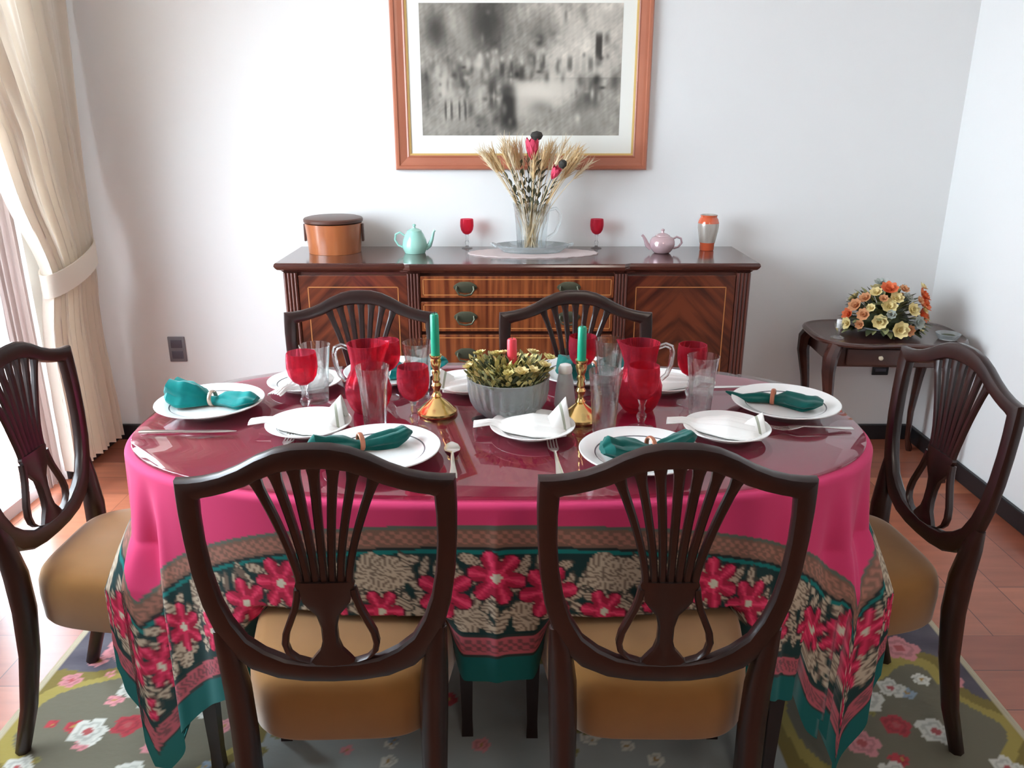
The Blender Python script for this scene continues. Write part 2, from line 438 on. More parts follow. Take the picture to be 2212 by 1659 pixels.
for lx, ly in LEGS:
    MB().tube([(lx - TCX, ly - TCY, .0115), (lx - TCX, ly - TCY, .3), (lx - TCX, ly - TCY, .734)], [.013, .015, .016], sq=True).build('leg', WOOD, tab, smooth=False)
for y_, x0_, x1_ in ((-.29, -.55, .50), (.22, -.66, .62)):
    MB().box(x0_, x1_, y_ - .012, y_ + .012, .67, .734).build('apron', WOOD, tab, smooth=False)
gls = MB().loft([[(TCX + x * k, TCY + y * k, z) for x, y in supring(TA, TBb, 220)[0]] for k, z in ((.998, .7715), (1, .773), (1, .7785), (.998, TZ))])
tag(gls.build('glass_tabletop', TABGL, sharp=50), 'rounded sheet of glass lying over the cloth on the dining table', 'glass top')

# ------------------------------------------------------------------ chairs
CORN = .225
def zmap(z): return interp(z, [.40, .469, .508, .63, .692, .93, 1.0], [.44, .500, .537, .660, .716, .93, 1.0])
def ybk(z, u=0):
    return -(max(0, z - .50)) * .055 - .012 * (1 - (u / .23) ** 2) * max(0, min(1, (z - .46) / .3))
outer = [(0, .972), (.03, .971), (.06, .964), (.09, .951), (.12, .934), (.15, .920), (.18, .911), (.205, .907), (.226, .906), (.227, .88), (.2275, .84), (.226, .78), (.222, .71), (.213, .64), (.199, .585), (.178, .538), (.145, .502), (.10, .480), (.05, .471), (0, .469)]
inner = [(0, .930), (.028, .929), (.055, .924), (.082, .912), (.11, .896), (.14, .884), (.165, .876), (.182, .872), (.190, .868), (.1955, .855), (.197, .83), (.197, .775), (.193, .71), (.184, .65), (.170, .605), (.149, .566), (.12, .537), (.085, .518), (.045, .510), (0, .508)]
inner = [(u - (.005 if z < .86 else 0) * min(1, u / .1), z + (.004 if z < .56 else 0)) for u, z in inner]
def back3(u, z): z = zmap(z); return (u, ybk(z, u), z)
def seat_outline(inset, n=72):
    # trapezoid with rounded corners and bowed front; y from 0 (back) to .45 (front)
    out = []
    for k in range(n):
        a = 2 * PI * k / n
        c, s_ = math.cos(a), math.sin(a); e = .42
        px = math.copysign(abs(c) ** e, c); py = math.copysign(abs(s_) ** e, s_)
        hw = .206 + .034 * py - inset
        y = .222 + (.222 - inset) * py + (.022 * (1 - px * px) if py > 0 else 0) * abs(py)
        out.append((px * hw, y))
    return out
SEATTOP = .495
def make_chair(label):
    t = thing('dining_chair', label, 'chair', group='shield-back dining chairs round the table')
    # shield frame: crest and hoop
    N = len(outer)
    full = [(outer[i], inner[i]) for i in range(N)] + [((-outer[i][0], outer[i][1]), (-inner[i][0], inner[i][1])) for i in range(N - 2, 0, -1)]
    crest_idx = 8
    st = []
    for (o, i_) in full:
        st.append((back3(*i_), back3(*o), (0, 1, .12), .027))
    cr = [s_ for s_, (o, i_) in zip(st, full) if o[1] >= .905]
    order = sorted(range(len(full)), key=lambda k: full[k][0][0])
    crest = [st[k] for k in order if full[k][0][1] >= .9055]
    MB().ribbon(crest, seg=12).build('crest_rail', WOOD, t)
    hoop = [k for k in range(len(full)) if full[k][0][1] < .9061]
    hoop.sort(key=lambda k: (k))
    MB().ribbon([st[k] for k in hoop], seg=12).build('shield_hoop', WOOD, t)
    # waist block, stem
    sp = MB()
    sp.ribbon([(back3(-h, z), back3(h, z), (0, 1, .1), .020) for z, h in ((.692, .049), (.684, .052), (.672, .048), (.66, .044), (.645, .042), (.632, .034), (.615, .020), (.59, .0145), (.56, .0145), (.54, .020), (.522, .034), (.505, .045))], seg=10)
    sp.build('splat', WOOD, t)
    for s_ in (-1, 1):
        pts = [(.047, .672), (.050, .650), (.056, .625), (.066, .600), (.076, .575), (.080, .552), (.076, .533), (.064, .520), (.045, .513)]
        MB().ribbon([(back3(s_ * (u - .0062), z), back3(s_ * (u + .0062), z + .003), (0, 1, .1), .016) for u, z in pts], seg=8).build('splat_loop', WOOD, t)
    ui = [i_[0] for i_ in inner[:9]]; zi = [i_[1] for i_ in inner[:9]]
    for k in range(-3, 4):
        u0, u1 = k * .0138, k * .0325
        ztop = interp(abs(u1), ui, zi) + .008
        st2 = []
        for i in range(13):
            q = i / 12
            u = u0 + (u1 - u0) * q ** 1.45
            z = .685 + (ztop - .685) * q
            w = interp(q, [0, .1, .5, .9, 1], [.0072, .0066, .0074, .0088, .0135])
            dz = 0
            st2.append((back3(u - w, z), back3(u + w, z), (0, 1, .15), .013))
        MB().ribbon(st2, seg=8).build('spindle', WOOD, t)
    # rear legs
    for s_ in (-1, 1):
        pts = [(s_ * .192, ybk(.615, .19), .615), (s_ * .183, ybk(.57, .18), .57), (s_ * .177, .002, .49), (s_ * .174, .002, .40), (s_ * .173, -.010, .28), (s_ * .172, -.040, .13), (s_ * .171, -.080, 0)]
        MB().tube(pts, [.012, .021, .026, .026, .023, .020, .0175], sq=False, seg=8, ref=(0, 1, 0)).build('leg', WOOD, t, sharp=60)
    for s_ in (-1, 1):
        x, y = s_ * .222, .415
        MB().tube([(x, y, 0), (x, y, .05), (x, y, .2), (x, y, .38)], [.014, .0125, .016, .021], sq=True, ref=(0, 1, 0)).build('leg', WOOD, t, smooth=False)
    lev = [(.358, .012), (.354, .004), (.362, .0), (.42, -.002), (.452, 0), (.470, .006), (.479, .014), (.486, .028), (.491, .055), (.494, .09), (.496, .14)]
    rings = [[(x, y + .005, z + (.004 if y > .2 else 0) * 0) for x, y in seat_outline(i_)] for z, i_ in lev]
    # centre cap ring
    cxr = [(x * .05, .222 + (y - .222) * .05 + .005, .497) for x, y in seat_outline(.14)]
    rings.append(cxr)
    MB().loft(rings).build('seat', VELVET, t)
    return t
CH = [('left front chair', (-.312, 1.272), 0), ]
chair_spec = [
    ('dark wooden shield-back chair nearest the camera on the left, its back towards the camera', (-.318, 1.212), 2.0),
    ('dark wooden shield-back chair nearest the camera on the right, its back towards the camera', (.268, 1.212), -.5),
    ('dark shield-back chair at the table\'s left end, by the curtain', (-1.105, 1.745), -90),
    ('dark shield-back chair at the table\'s right end, in front of the side table', (.985, 1.738), 94),
    ('dark shield-back chair across the table on the left, in front of the sideboard\'s left door', (-.447, 2.305), 180),
    ('dark shield-back chair across the table in front of the sideboard\'s drawers', (.188, 2.305), 180),
]
proto = make_chair(chair_spec[0][0])
chair_mats = []
for i, (lb, (x, y), a) in enumerate(chair_spec):
    if i == 0:
        proto.location = (x, y, .011); proto.rotation_euler = (0, 0, R(a)); o = proto
    else:
        o = dup(proto, lb, (x, y, .011), R(a))
    chair_mats.append(Matrix.Translation((x, y, 0)) @ Matrix.Rotation(R(a), 4, 'Z'))

# ------------------------------------------------------------------ tablecloth
def tablecloth():
    N = 900; st = .0055
    ring, L = supring(TA + .004, TBb + .004, N)
    # outward normals
    tan = np.roll(ring, -1, 0) - np.roll(ring, 1, 0); tan /= np.hypot(*tan.T)[:, None]
    nor = np.stack([tan[:, 1], -tan[:, 0]], 1)
    # smooth normals a little so that corners fan evenly
    for _ in range(30): nor = (np.roll(nor, 1, 0) + nor + np.roll(nor, -1, 0)); nor /= np.hypot(*nor.T)[:, None]
    HX, HY, RC = TA + .465, TBb + .405, .06
    def sdf(u, v):  # distance inside the cloth edge (positive inside)
        qx = np.abs(u) - (HX - RC); qy = np.abs(v) - (HY - RC)
        return -(np.hypot(np.maximum(qx, 0), np.maximum(qy, 0)) + np.minimum(np.maximum(qx, qy), 0) - RC)
    Ls = np.zeros(N)
    lo = np.zeros(N); hi = np.full(N, 1.6)
    for _ in range(40):
        mid = (lo + hi) / 2; p = ring + nor * mid[:, None]
        ins = sdf(p[:, 0], p[:, 1]) > 0
        lo = np.where(ins, mid, lo); hi = np.where(ins, hi, mid)
    Ls = lo
    M = 130
    q = np.linspace(0, 1, M)
    S = Ls[:, None] * q[None, :]
    U = ring[:, 0:1] + nor[:, 0:1] * S; V = ring[:, 1:2] + nor[:, 1:2] * S
    arc = np.arange(N) / N * L
    a = np.clip((Ls - .47) / .25, 0, 1); a = a * a * (3 - 2 * a)
    # fold waves around corners + faint waves elsewhere
    wave = (np.cos(2 * PI * arc / .112 + .6) * .026 + np.cos(2 * PI * arc / .061 + 2) * .008) * a + np.cos(2 * PI * arc / .27) * .004
    rad = .012
    th = np.minimum(S / rad, PI / 2)
    out = rad * np.sin(th); dz = rad * (1 - np.cos(th))
    rest = np.maximum(0, S - rad * PI / 2)
    slope = np.full_like(rest, .015)
    ang = np.arctan(slope)
    out = out + rest * np.sin(ang); dz = dz + rest * np.cos(ang)
    out = out + (wave[:, None] + .012 * a[:, None]) * np.clip(rest / .28, 0, 1)
    # centre crease running down the front
    X = ring[:, 0:1] + nor[:, 0:1] * out + TCX; Y = ring[:, 1:2] + nor[:, 1:2] * out + TCY
    crease = .006 * np.exp(-((X - TCX + .0) / .012) ** 2) * np.clip(rest / .1, 0, 1) * (nor[:, 1:2] < -.5)
    Y = Y - crease
    crease2 = .010 * np.exp(-((X - .56) / .02) ** 2) * np.clip(rest / .1, 0, 1) * (nor[:, 1:2] < -.5)
    Y = Y - crease2
    Z = .7688 - dz
    # rest on chair seats where they reach under the cloth
    for ci, Mx in enumerate(chair_mats):
        Mi = np.array(Mx.inverted())
        # use hanging position at the top edge for footprint test
        lx = Mi[0, 0] * X + Mi[0, 1] * Y + Mi[0, 3]; ly = Mi[1, 0] * X + Mi[1, 1] * Y + Mi[1, 3]
        hw = .198 + .026 * (ly / .222 - 1)
        sd = np.maximum(np.abs(lx) - hw - .018, np.maximum(-ly, ly - .49))
        w = np.clip((.02 - sd) / .07, 0, 1); w = w * w * (3 - 2 * w)
        if ci in (2, 3):
            pen_ = hw + .014 - lx * (1 if ci == 2 else -1)
            w = w * ~((pen_ > 0) & (pen_ < .20) & (nor[:, 1:2] < -.10))
        top = SEATTOP + .026
        over = np.maximum(0, top - Z)
        inx = -nor[:, 0:1] * over * .8; iny = -nor[:, 1:2] * over * .8
        crum = .006 * np.sin(over * 60 + arc[:, None] * 9)
        X = X + w * inx; Y = Y + w * iny
        Z = np.where(over > 0, (1 - w) * Z + w * (top + np.abs(crum)), Z)
    for ci in (2, 3):
        Mx = chair_mats[ci]; Mi = np.array(Mx.inverted()); sgn = 1 if ci == 2 else -1
        lx = (Mi[0, 0] * X + Mi[0, 1] * Y + Mi[0, 3]) * sgn; ly = Mi[1, 0] * X + Mi[1, 1] * Y + Mi[1, 3]
        hw = .214 + .026 * (ly / .222 - 1) + .012
        pen = hw - lx
        wgt = np.clip((SEATTOP + .10 - Z) / .10, 0, 1) ** .7 * ((pen > 0) & (pen < .20) & (ly > -.05) & (ly < .52) & (nor[:, 1:2] < -.10))
        Y = Y - wgt * pen
    Z = np.maximum(Z, .022 + .003 * np.sin(arc * 50)[:, None])
    # ---- pattern
    def C(r, g, b): return np.array(lin(r, g, b)[:3])
    d = sdf(U, V)
    # along-border coordinate
    side = (HX - np.abs(U)) < (HY - np.abs(V))
    al = np.where(side, V, U)
    pink = C(204, 56, 106)
    col = np.zeros(U.shape + (3,)); col[:] = pink
    dg = C(14, 50, 50); teal = C(0, 112, 108); beige = C(186, 172, 150); brown = C(120, 92, 78); rose = C(196, 96, 108)
    def band(lo_, hi_, c): col[(d >= lo_) & (d < hi_)] = c
    band(.345, .352, C(90, 100, 90)); band(.306, .345, brown); band(.300, .306, C(30, 40, 40)); band(.292, .300, teal)
    key = ((np.floor(al / .011) % 2) == (np.floor(d / .009) % 2))
    m = (d >= .312) & (d < .340) & key; col[m] = C(160, 110, 96)
    band(.118, .292, dg)
    # beige leaf scrolls
    per = .47
    def rep(c): return (al - c + per / 2) % per - per / 2
    rs = np.random.default_rng(3)
    leaves = []
    for k in range(84):
        leaves.append((rs.uniform(0, per), rs.uniform(.130, .280), rs.uniform(.022, .036), rs.uniform(.009, .014), rs.uniform(0, PI)))
    for c0, d0, la, lb, an in leaves:
        x = rep(c0); y = d - d0
        xr = x * math.cos(an) + y * math.sin(an); yr = -x * math.sin(an) + y * math.cos(an)
        e = (xr / la) ** 2 + (yr / lb) ** 2
        m = e < 1; col[m] = beige * .95
        m = (e < 1) & (np.abs(((yr / lb * 3.0) % 1) - .5) < .17); col[m] = C(110, 96, 84)
        m = (e >= .82) & (e < 1.12); col[m] = C(58, 62, 56)
    # striped shells
    for c0, d0, r0 in [(.215, .255, .034), (.255, .25, .03), (.235, .15, .026), (.06, .145, .03), (-.06, .145, .03)]:
        x = rep(c0); y = d - d0; rr_ = np.hypot(x, y * .8); an_ = np.arctan2(y, x)
        m = rr_ < r0; col[m] = beige
        m = m & (np.abs((an_ * 2.2 + rr_ * 50) % 1 - .5) < .2); col[m] = C(120, 106, 92)
    # poinsettias
    def poin(c0, d0, r0, ph):
        x = rep(c0); y = d - d0; rr_ = np.hypot(x, y); an_ = np.arctan2(y, x) + ph
        pet = r0 * (.42 + .58 * np.abs(np.cos(3 * an_)) ** .6)
        m = rr_ < pet + .003; col[m] = C(70, 20, 34)
        m = rr_ < pet; col[m] = C(204, 40, 84)
        m2 = m & (np.abs(np.sin(3 * an_)) > .55) & (rr_ > .35 * r0); col[m2] = C(160, 24, 60)
        m3 = m & (np.abs(np.cos(3 * an_)) > .985); col[m3] = C(226, 70, 110)
        m4 = rr_ < r0 * .17; col[m4] = C(200, 200, 180)
    for c0, d0, r0, ph in [(0, .240, .060, .2), (.105, .205, .060, .9), (-.105, .205, .060, .5), (.225, .165, .050, .1)]:
        poin(c0, d0, r0, ph)
    band(.110, .118, dg); band(.104, .110, C(40, 52, 50)); band(.064, .104, rose * .8)
    m = (d >= .070) & (d < .098) & key; col[m] = C(120, 70, 76)
    band(.058, .064, C(40, 52, 50)); band(-1, .058, C(0, 92, 90))
    P = np.stack([X, Y, Z], -1).reshape(-1, 3)
    b = MB(); vs = P.tolist(); b.v = vs
    idx = np.arange(N * M).reshape(N, M); nx_ = np.roll(idx, -1, 0)
    F = np.stack([idx[:, :-1], nx_[:, :-1], nx_[:, 1:], idx[:, 1:]], -1).reshape(-1, 4)
    b.f = [tuple(f) for f in F.tolist()]
    # flat top
    prev = idx[:, 0]; cols = [col.reshape(-1, 3)]
    for k in (.75, .4, .08):
        base = len(b.v); b.v += [(TCX + x * k, TCY + y * k, .7688) for x, y in ring.tolist()]
        cur_ = np.arange(base, base + N); n2 = np.roll(cur_, -1); p2 = np.roll(prev, -1)
        b.f += [tuple(f) for f in np.stack([cur_, n2, p2, prev], -1).tolist()]
        prev = cur_; cols.append(np.tile(pink, (N, 1)))
    b.f.append(tuple(int(i) for i in prev)); b.mi = [0] * len(b.f)
    cc = np.concatenate(cols); cc = np.clip(np.concatenate([cc, np.ones((len(cc), 1))], 1), 0, 1)
    o = b.build('tablecloth', attr_mat('printed_cloth', .8, .1), colors=cc, sharp=None)
    tag(o, 'bright pink tablecloth with a wide poinsettia border hanging over the dining table', 'tablecloth')
tablecloth()

# ------------------------------------------------------------------ plates, napkins
def plate(name, r, label, cat, loc, group):
    b = MB(); k = r / .13
    prof = [(.001, .004), (.070, .004), (.072, .0), (.076, .0), (.078, .004), (.095, .009), (.120, .0185), (.130, .0215), (.1305, .0235), (.129, .0245), (.118, .0218), (.100, .0155), (.0975, .0145), (.0945, .0132), (.086, .0088), (.078, .0075), (.001, .0075)]
    prof = [(a * k, z * (.9 if k < 1 else 1)) for a, z in prof]
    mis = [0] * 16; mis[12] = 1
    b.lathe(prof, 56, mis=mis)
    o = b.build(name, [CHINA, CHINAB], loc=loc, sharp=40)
    return tag(o, label, cat, group)
PL = [(-.748, 1.885, 'white dinner plate at the table\'s left end under a bright teal napkin'),
      (.677, 1.882, 'white dinner plate at the table\'s right end under a dark green napkin'),
      (-.283, 1.592, 'white dinner plate in front of the nearest chair on the left'),
      (.272, 1.575, 'white dinner plate in front of the nearest chair on the right'),
      (-.335, 2.135, 'white dinner plate at the far left place, behind the red glass jug'),
      (.195, 2.135, 'white dinner plate at the far right place, behind the green candle')]
p0 = None
for x, y, lb in PL:
    if p0 is None: p0 = plate('dinner_plate', .13, lb, 'plate', (x, y, TZ), 'dinner plates on the table')
    else: dup(p0, lb, (x, y, TZ))
SP = [(-.555, 2.055, 'small white side plate with a napkin near the table\'s far left edge', 70),
      (-.470, 1.742, 'small white side plate with a tented napkin left of the tall clear tumbler', 0),
      (.047, 1.727, 'small white side plate with a tented napkin in front of the crystal bowl', 0),
      (.490, 1.717, 'small white side plate with a napkin beside the place at the right end', -14),
      (-.115, 2.045, 'small white side plate half hidden behind the left brass candlestick', 190),
      (.405, 2.055, 'small white side plate behind the red jug on the right', 175)]
s0 = None
for x, y, lb, _ in SP:
    if s0 is None: s0 = plate('side_plate', .098, lb, 'plate', (x, y, TZ), 'side plates on the table')
    else: dup(s0, lb, (x, y, TZ))

def rolled_napkin(mat, label, loc, rz, variant, ring_mat, ring_label, seed):
    rs = random.Random(seed)
    xs = np.linspace(-.115, .118, 46); rings = []
    for x in xs:
        ry = interp(x, [-.115, -.10, -.06, -.03, -.008, .008, .03, .07, .10, .118], variant['w'])
        rz_ = interp(x, [-.115, -.10, -.06, -.03, -.008, .008, .03, .07, .10, .118], variant['h'])
        lift = max(0, abs(x) - .075) * .42
        rg_ = []
        for j in range(40):
            a = 2 * PI * j / 40
            lob = 1 + (.16 * math.sin(4 * a + 18 * x + seed) + .09 * math.sin(7 * a - 25 * x)) * min(1, abs(x) / .03)
            yy = ry * math.cos(a) * lob; zz = rz_ * math.sin(a) * lob
            rg_.append((x, yy + .006 * math.sin(30 * x + seed), max(zz, -rz_ * .8) + rz_ * .8 + lift + .0005))
        rings.append(rg_)
    o = MB().loft(rings).build('napkin', mat, loc=loc)
    o.rotation_euler = (0, 0, rz)
    tag(o, label, 'napkin', 'coloured napkins on the dinner plates')
    rr = interp(0, [-.115, .118], [0, 0]) + .0175
    ringb = MB()
    pts = [(0, rr * math.cos(2 * PI * k / 28), rr * math.sin(2 * PI * k / 28) + rr - .003 + .005) for k in range(28)]
    ringb.tube(pts, .0055, 10, closed=True, ref=(1, 0, 0), flat=.6)
    rg_ = ringb.build('napkin_ring', ring_mat, loc=loc); rg_.rotation_euler = (0, 0, rz)
    tag(rg_, ring_label, 'napkin ring', 'napkin rings on the plates')
PUFF = dict(w=[.018, .034, .040, .030, .0135, .0135, .022, .034, .032, .018], h=[.014, .032, .034, .027, .0125, .0125, .018, .019, .016, .006])
FLAT = dict(w=[.002, .010, .022, .024, .0135, .0135, .024, .036, .034, .014], h=[.002, .005, .010, .013, .0125, .0125, .018, .017, .012, .004])
OPEN = dict(w=[.012, .030, .034, .026, .0135, .0135, .018, .022, .018, .003], h=[.010, .022, .022, .018, .0125, .0125, .016, .020, .016, .003])
pz = TZ + .0078
rolled_napkin(TEAL, 'bright teal napkin pulled through a ring on the left end plate', (-.742, 1.885, pz), R(-8), PUFF, RINGS, 'silvery napkin ring round the bright teal napkin at the left end', 1)
rolled_napkin(TEALD, 'dark green napkin with one thin pointed end on the right end plate', (.650, 1.897, pz), R(-24), FLAT, RINGW, 'copper napkin ring round the green napkin at the right end', 2)
rolled_napkin(TEALD, 'dark green napkin pointing up right on the plate nearest the camera at left', (-.325, 1.605, pz), R(27), OPEN, RINGW, 'copper napkin ring on the plate nearest the camera at left', 3)
rolled_napkin(TEALD, 'dark green napkin on the plate nearest the camera at right, partly behind the chair', (.295, 1.585, pz), R(22), OPEN, RINGW, 'copper napkin ring on the plate nearest the camera at right', 4)
rolled_napkin(TEAL, 'teal napkin on the far left plate, seen beside the tall green candle', (-.290, 2.140, pz), R(30), PUFF, RINGW, 'copper napkin ring on the far left plate', 5)
rolled_napkin(TEALD, 'dark green napkin on the far right plate, behind the clear tumbler', (.225, 2.145, pz), R(35), PUFF, RINGW, 'copper napkin ring on the far right plate', 6)

def white_napkin(label, loc, rz, tent=1.0, mirror=1):
    # gathered napkin: tail, fan over the plate and one tall folded corner
    t = thing('napkin', label, 'napkin', loc, rz, 'white napkins on the side plates')
    nx, ny = 44, 29; P = []
    xs = np.linspace(-.135, .075, nx)
    for x in xs:
        w = interp(x, [-.135, -.12, -.095, -.08, -.05, 0, .05, .075], [.020, .018, .011, .013, .034, .058, .062, .05])
        h = interp(x, [-.135, -.095, -.05, 0, .06, .075], [.006, .012, .024, .030, .020, .008])
        lift = interp(x, [-.135, -.10, -.085, -.07], [.018, .020, .017, .008])
        lift = max(lift, 0)
        for j in range(ny):
            v = j / (ny - 1) * 2 - 1
            crown = (1 - v * v) ** .6
            z = lift + h * crown + .0030 * math.sin(v * 17) * (1 if x > -.08 else .5)
            z = max(z, .0085 if x > -.07 else z)
            P.append((x, mirror * v * w, z))
    MB().grid(P, nx, ny).build('fanned_cloth', LINEN, t, sharp=None, solid=.0018)
    # tented corner: folded leaf standing up at the right
    Q = []; n1, n2 = 16, 14
    for i in range(n1):
        p_ = i / (n1 - 1)
        for j in range(n2):
            v = j / (n2 - 1) * 2 - 1
            x = .035 + .040 * p_ + .012 * abs(v)
            hgt = tent * (.022 + .050 * p_) * (1 - abs(v) ** 1.4)
            y = v * (.050 - .020 * p_) + .012 * p_
            Q.append((x, mirror * y, .0115 + .004 * (1 - p_) + hgt))
    b = MB()
    o0 = 0; b.v = Q
    for i in range(n1 - 1):
        for j in range(n2 - 1):
            b.f.append((i * n2 + j, (i + 1) * n2 + j, (i + 1) * n2 + j + 1, i * n2 + j + 1)); b.mi.append(1 if i in (9, 10) else 0)
    b.build('raised_fold', [LINEN, STRIPE], t, sharp=None, solid=.0018)
    return t
WN = ['white napkin with a raised fold on the far left side plate', 'white tented napkin on the side plate left of the tall clear tumbler',
      'white tented napkin in front of the crystal bowl', 'white napkin lying flat on the side plate by the right end place',
      'white napkin half hidden behind the left brass candlestick', 'white napkin behind the red jug on the right']
for (x, y, _, a), lb, tt in zip(SP, WN, (.5, 1, 1, .6, .7, .4)):
    white_napkin(lb, (x, y, TZ), R(a), tt)

# ------------------------------------------------------------------ glassware
class Fl:
    def __init__(s, n, f): s.n = n; s.f = f
    def __call__(s, z): return s.f(z)
def goblet(label, loc, group, sc=1.0):
    t = thing('goblet', label, 'goblet', loc, 0, group)
    bowl = [(.0015, .073), (.012, .075), (.024, .083), (.033, .098), (.0368, .118), (.0365, .138), (.0345, .154), (.0333, .154), (.035, .138), (.0353, .118), (.0318, .099), (.023, .085), (.012, .077), (.001, .0755)]
    MB().lathe(bowl, 36, flute=Fl(9, lambda z: .02)).build('bowl', RUBY, t, sharp=60)
    stem = [(.001, .0), (.030, .0), (.031, .002), (.024, .005), (.010, .009), (.007, .016), (.0095, .024), (.0125, .031), (.0095, .038), (.0055, .044), (.0085, .050), (.006, .057), (.009, .066), (.011, .073), (.001, .0735)]
    MB().lathe(stem, 24).build('stem', CLEAR, t, sharp=60)
    t.scale = (sc, sc, sc)
    return t
gob = [(-.505, 1.855, 'ruby goblet in front of a clear tumbler on the table\'s left side'),
       (-.225, 1.742, 'ruby goblet standing left of the tall brass candlestick'),
       (.300, 1.750, 'ruby goblet directly in front of the right red jug'),
       (.448, 1.925, 'ruby goblet behind the clear tumbler on the table\'s right side'),
       (-.320, 1.965, 'ruby goblet behind the left red jug, only its edge showing'),
       (.182, 2.005, 'ruby goblet behind the shorter green candle')]
g0 = None
for x, y, lb in gob:
    if g0 is None: g0 = goblet(lb, (x, y, TZ), 'ruby goblets on the table')
    else: dup(g0, lb, (x, y, TZ))
for x, lb in ((-.195, 'small ruby goblet on the sideboard between teal teapot and glass jug'), (.366, 'small ruby goblet on the sideboard right of the glass jug')):
    dup(g0, lb, (x, 3.52, .92), 0, 'ruby goblets on the sideboard', (.78, .78, .82))
tumprof = [(.001, 0), (.024, 0), (.0255, .003), (.028, .04), (.032, .10), (.0385, .150), (.0375, .1505), (.031, .10), (.027, .042), (.0235, .014), (.001, .012)]
t0 = None
for x, y, lb in [(-.492, 1.935, 'clear tumbler just behind the ruby goblet on the table\'s left side'), (-.319, 1.757, 'tall clear tumbler in front of the left red jug'),
                 (.210, 1.720, 'tall clear tumbler in front of the shorter green candle'), (.455, 1.838, 'clear tumbler on the table\'s right side before a ruby goblet'),
                 (-.238, 1.960, 'clear tumbler behind the left brass candlestick'), (.250, 1.985, 'clear tumbler left behind the right red jug')]:
    if t0 is None:
        t0 = MB().lathe(tumprof, 40, flute=Fl(10, lambda z: .022 if .01 < z < .12 else 0)).build('tumbler', CLEAR, loc=(x, y, TZ), sharp=60)
        tag(t0, lb, 'glass', 'clear tumblers on the table')
    else: dup(t0, lb, (x, y, TZ))

def red_jug(label, loc, rz):
    t = thing('jug', label, 'jug', loc, rz, 'ruby glass jugs on the table')
    prof = [(.001, .0), (.034, .0), (.038, .003), (.047, .018), (.056, .042), (.0565, .062), (.049, .086), (.040, .104), (.0385, .120), (.042, .150), (.046, .172), (.0445, .172), (.0405, .150), (.037, .120), (.0385, .105), (.0475, .087), (.055, .062), (.0545, .043), (.045, .020), (.034, .007), (.001, .006)]
    b = MB().lathe(prof, 48, flute=Fl(12, lambda z: .018 if .01 < z < .1 else 0))
    # pull a pouring lip on the side opposite to the handle (local -x)
    nv = []
    for x, y, z in b.v:
        if z > .13:
            k = (z - .13) / .045; a = math.atan2(y, -x)
            f = math.exp(-(a / .35) ** 2) * k
            x -= .016 * f; z += .008 * f
        nv.append((x, y, z))
    b.v = nv
    b.build('body', RUBY, t, sharp=60)
    MB().tube([(.042, 0, .160), (.060, 0, .166), (.074, 0, .160), (.078, 0, .145), (.075, 0, .115), (.066, 0, .090), (.053, 0, .078)], [.006, .0065, .007, .007, .0065, .006, .006], 10).build('handle', CLEAR, t)
    return t
red_jug('ruby glass jug on the left, clear handle towards the left', (-.352, 1.872, TZ), PI)
red_jug('ruby glass jug on the right, clear handle towards the right', (.312, 1.880, TZ), 0)

# ------------------------------------------------------------------ candlesticks and candles
def candlestick(label, loc):
    t = thing('candlestick', label, 'candlestick', loc, 0, 'brass candlesticks on the table')
    base = [(.001, 0), (.047, 0), (.049, .004), (.048, .009), (.042, .013), (.036, .020), (.024, .030), (.014, .038), (.010, .042)]
    MB().lathe(base, 40).build('base', BRASS, t)
    col = [(.010, .042), (.013, .046), (.009, .052), (.0075, .060), (.011, .068), (.0125, .073), (.008, .080), (.0105, .088), (.008, .096), (.0105, .104), (.008, .112), (.011, .120), (.0135, .132), (.012, .140), (.015, .146), (.015, .149), (.0112, .149), (.0112, .130), (.001, .130)]
    MB().lathe(col, 32).build('stem', BRASS, t)
    return t
def candle(name, label, loc, r, h, mat):
    t = thing(name, label, 'candle', loc, 0)
    MB().lathe([(.001, 0), (r, 0), (r * 1.0, h * .5), (r * .96, h - .003), (r * .8, h), (.001, h - .001)], 24).build('wax', mat, t)
    MB().tube([(0, 0, h - .002), (.001, 0, h + .006)], .0009, 6).build('wick', WICK, t)
    return t
candlestick('brass candlestick on the left holding the taller green candle', (-.183, 1.853, TZ))
candlestick('brass candlestick on the right, half hidden by a clear tumbler', (.163, 1.812, TZ))
candle('candle', 'taller green candle in the left brass candlestick', (-.183, 1.853, TZ + .1305), .0105, .118, GREENWAX)
candle('candle', 'shorter green candle in the right brass candlestick', (.163, 1.812, TZ + .1305), .0105, .098, GREENWAX)

# ------------------------------------------------------------------ shaker
sh = thing('shaker', 'white frosted glass shaker between the crystal bowl and right candlestick', 'shaker', (.132, 1.905, TZ))
MB().lathe([(.001, 0), (.025, 0), (.0265, .004), (.026, .02), (.022, .055), (.0165, .088), (.001, .088)], 28).build('body', FROST, sh)
MB().lathe([(.0165, .088), (.0175, .090), (.0175, .100), (.014, .108), (.006, .111), (.001, .1115)], 28).build('cap', CHINA, sh)

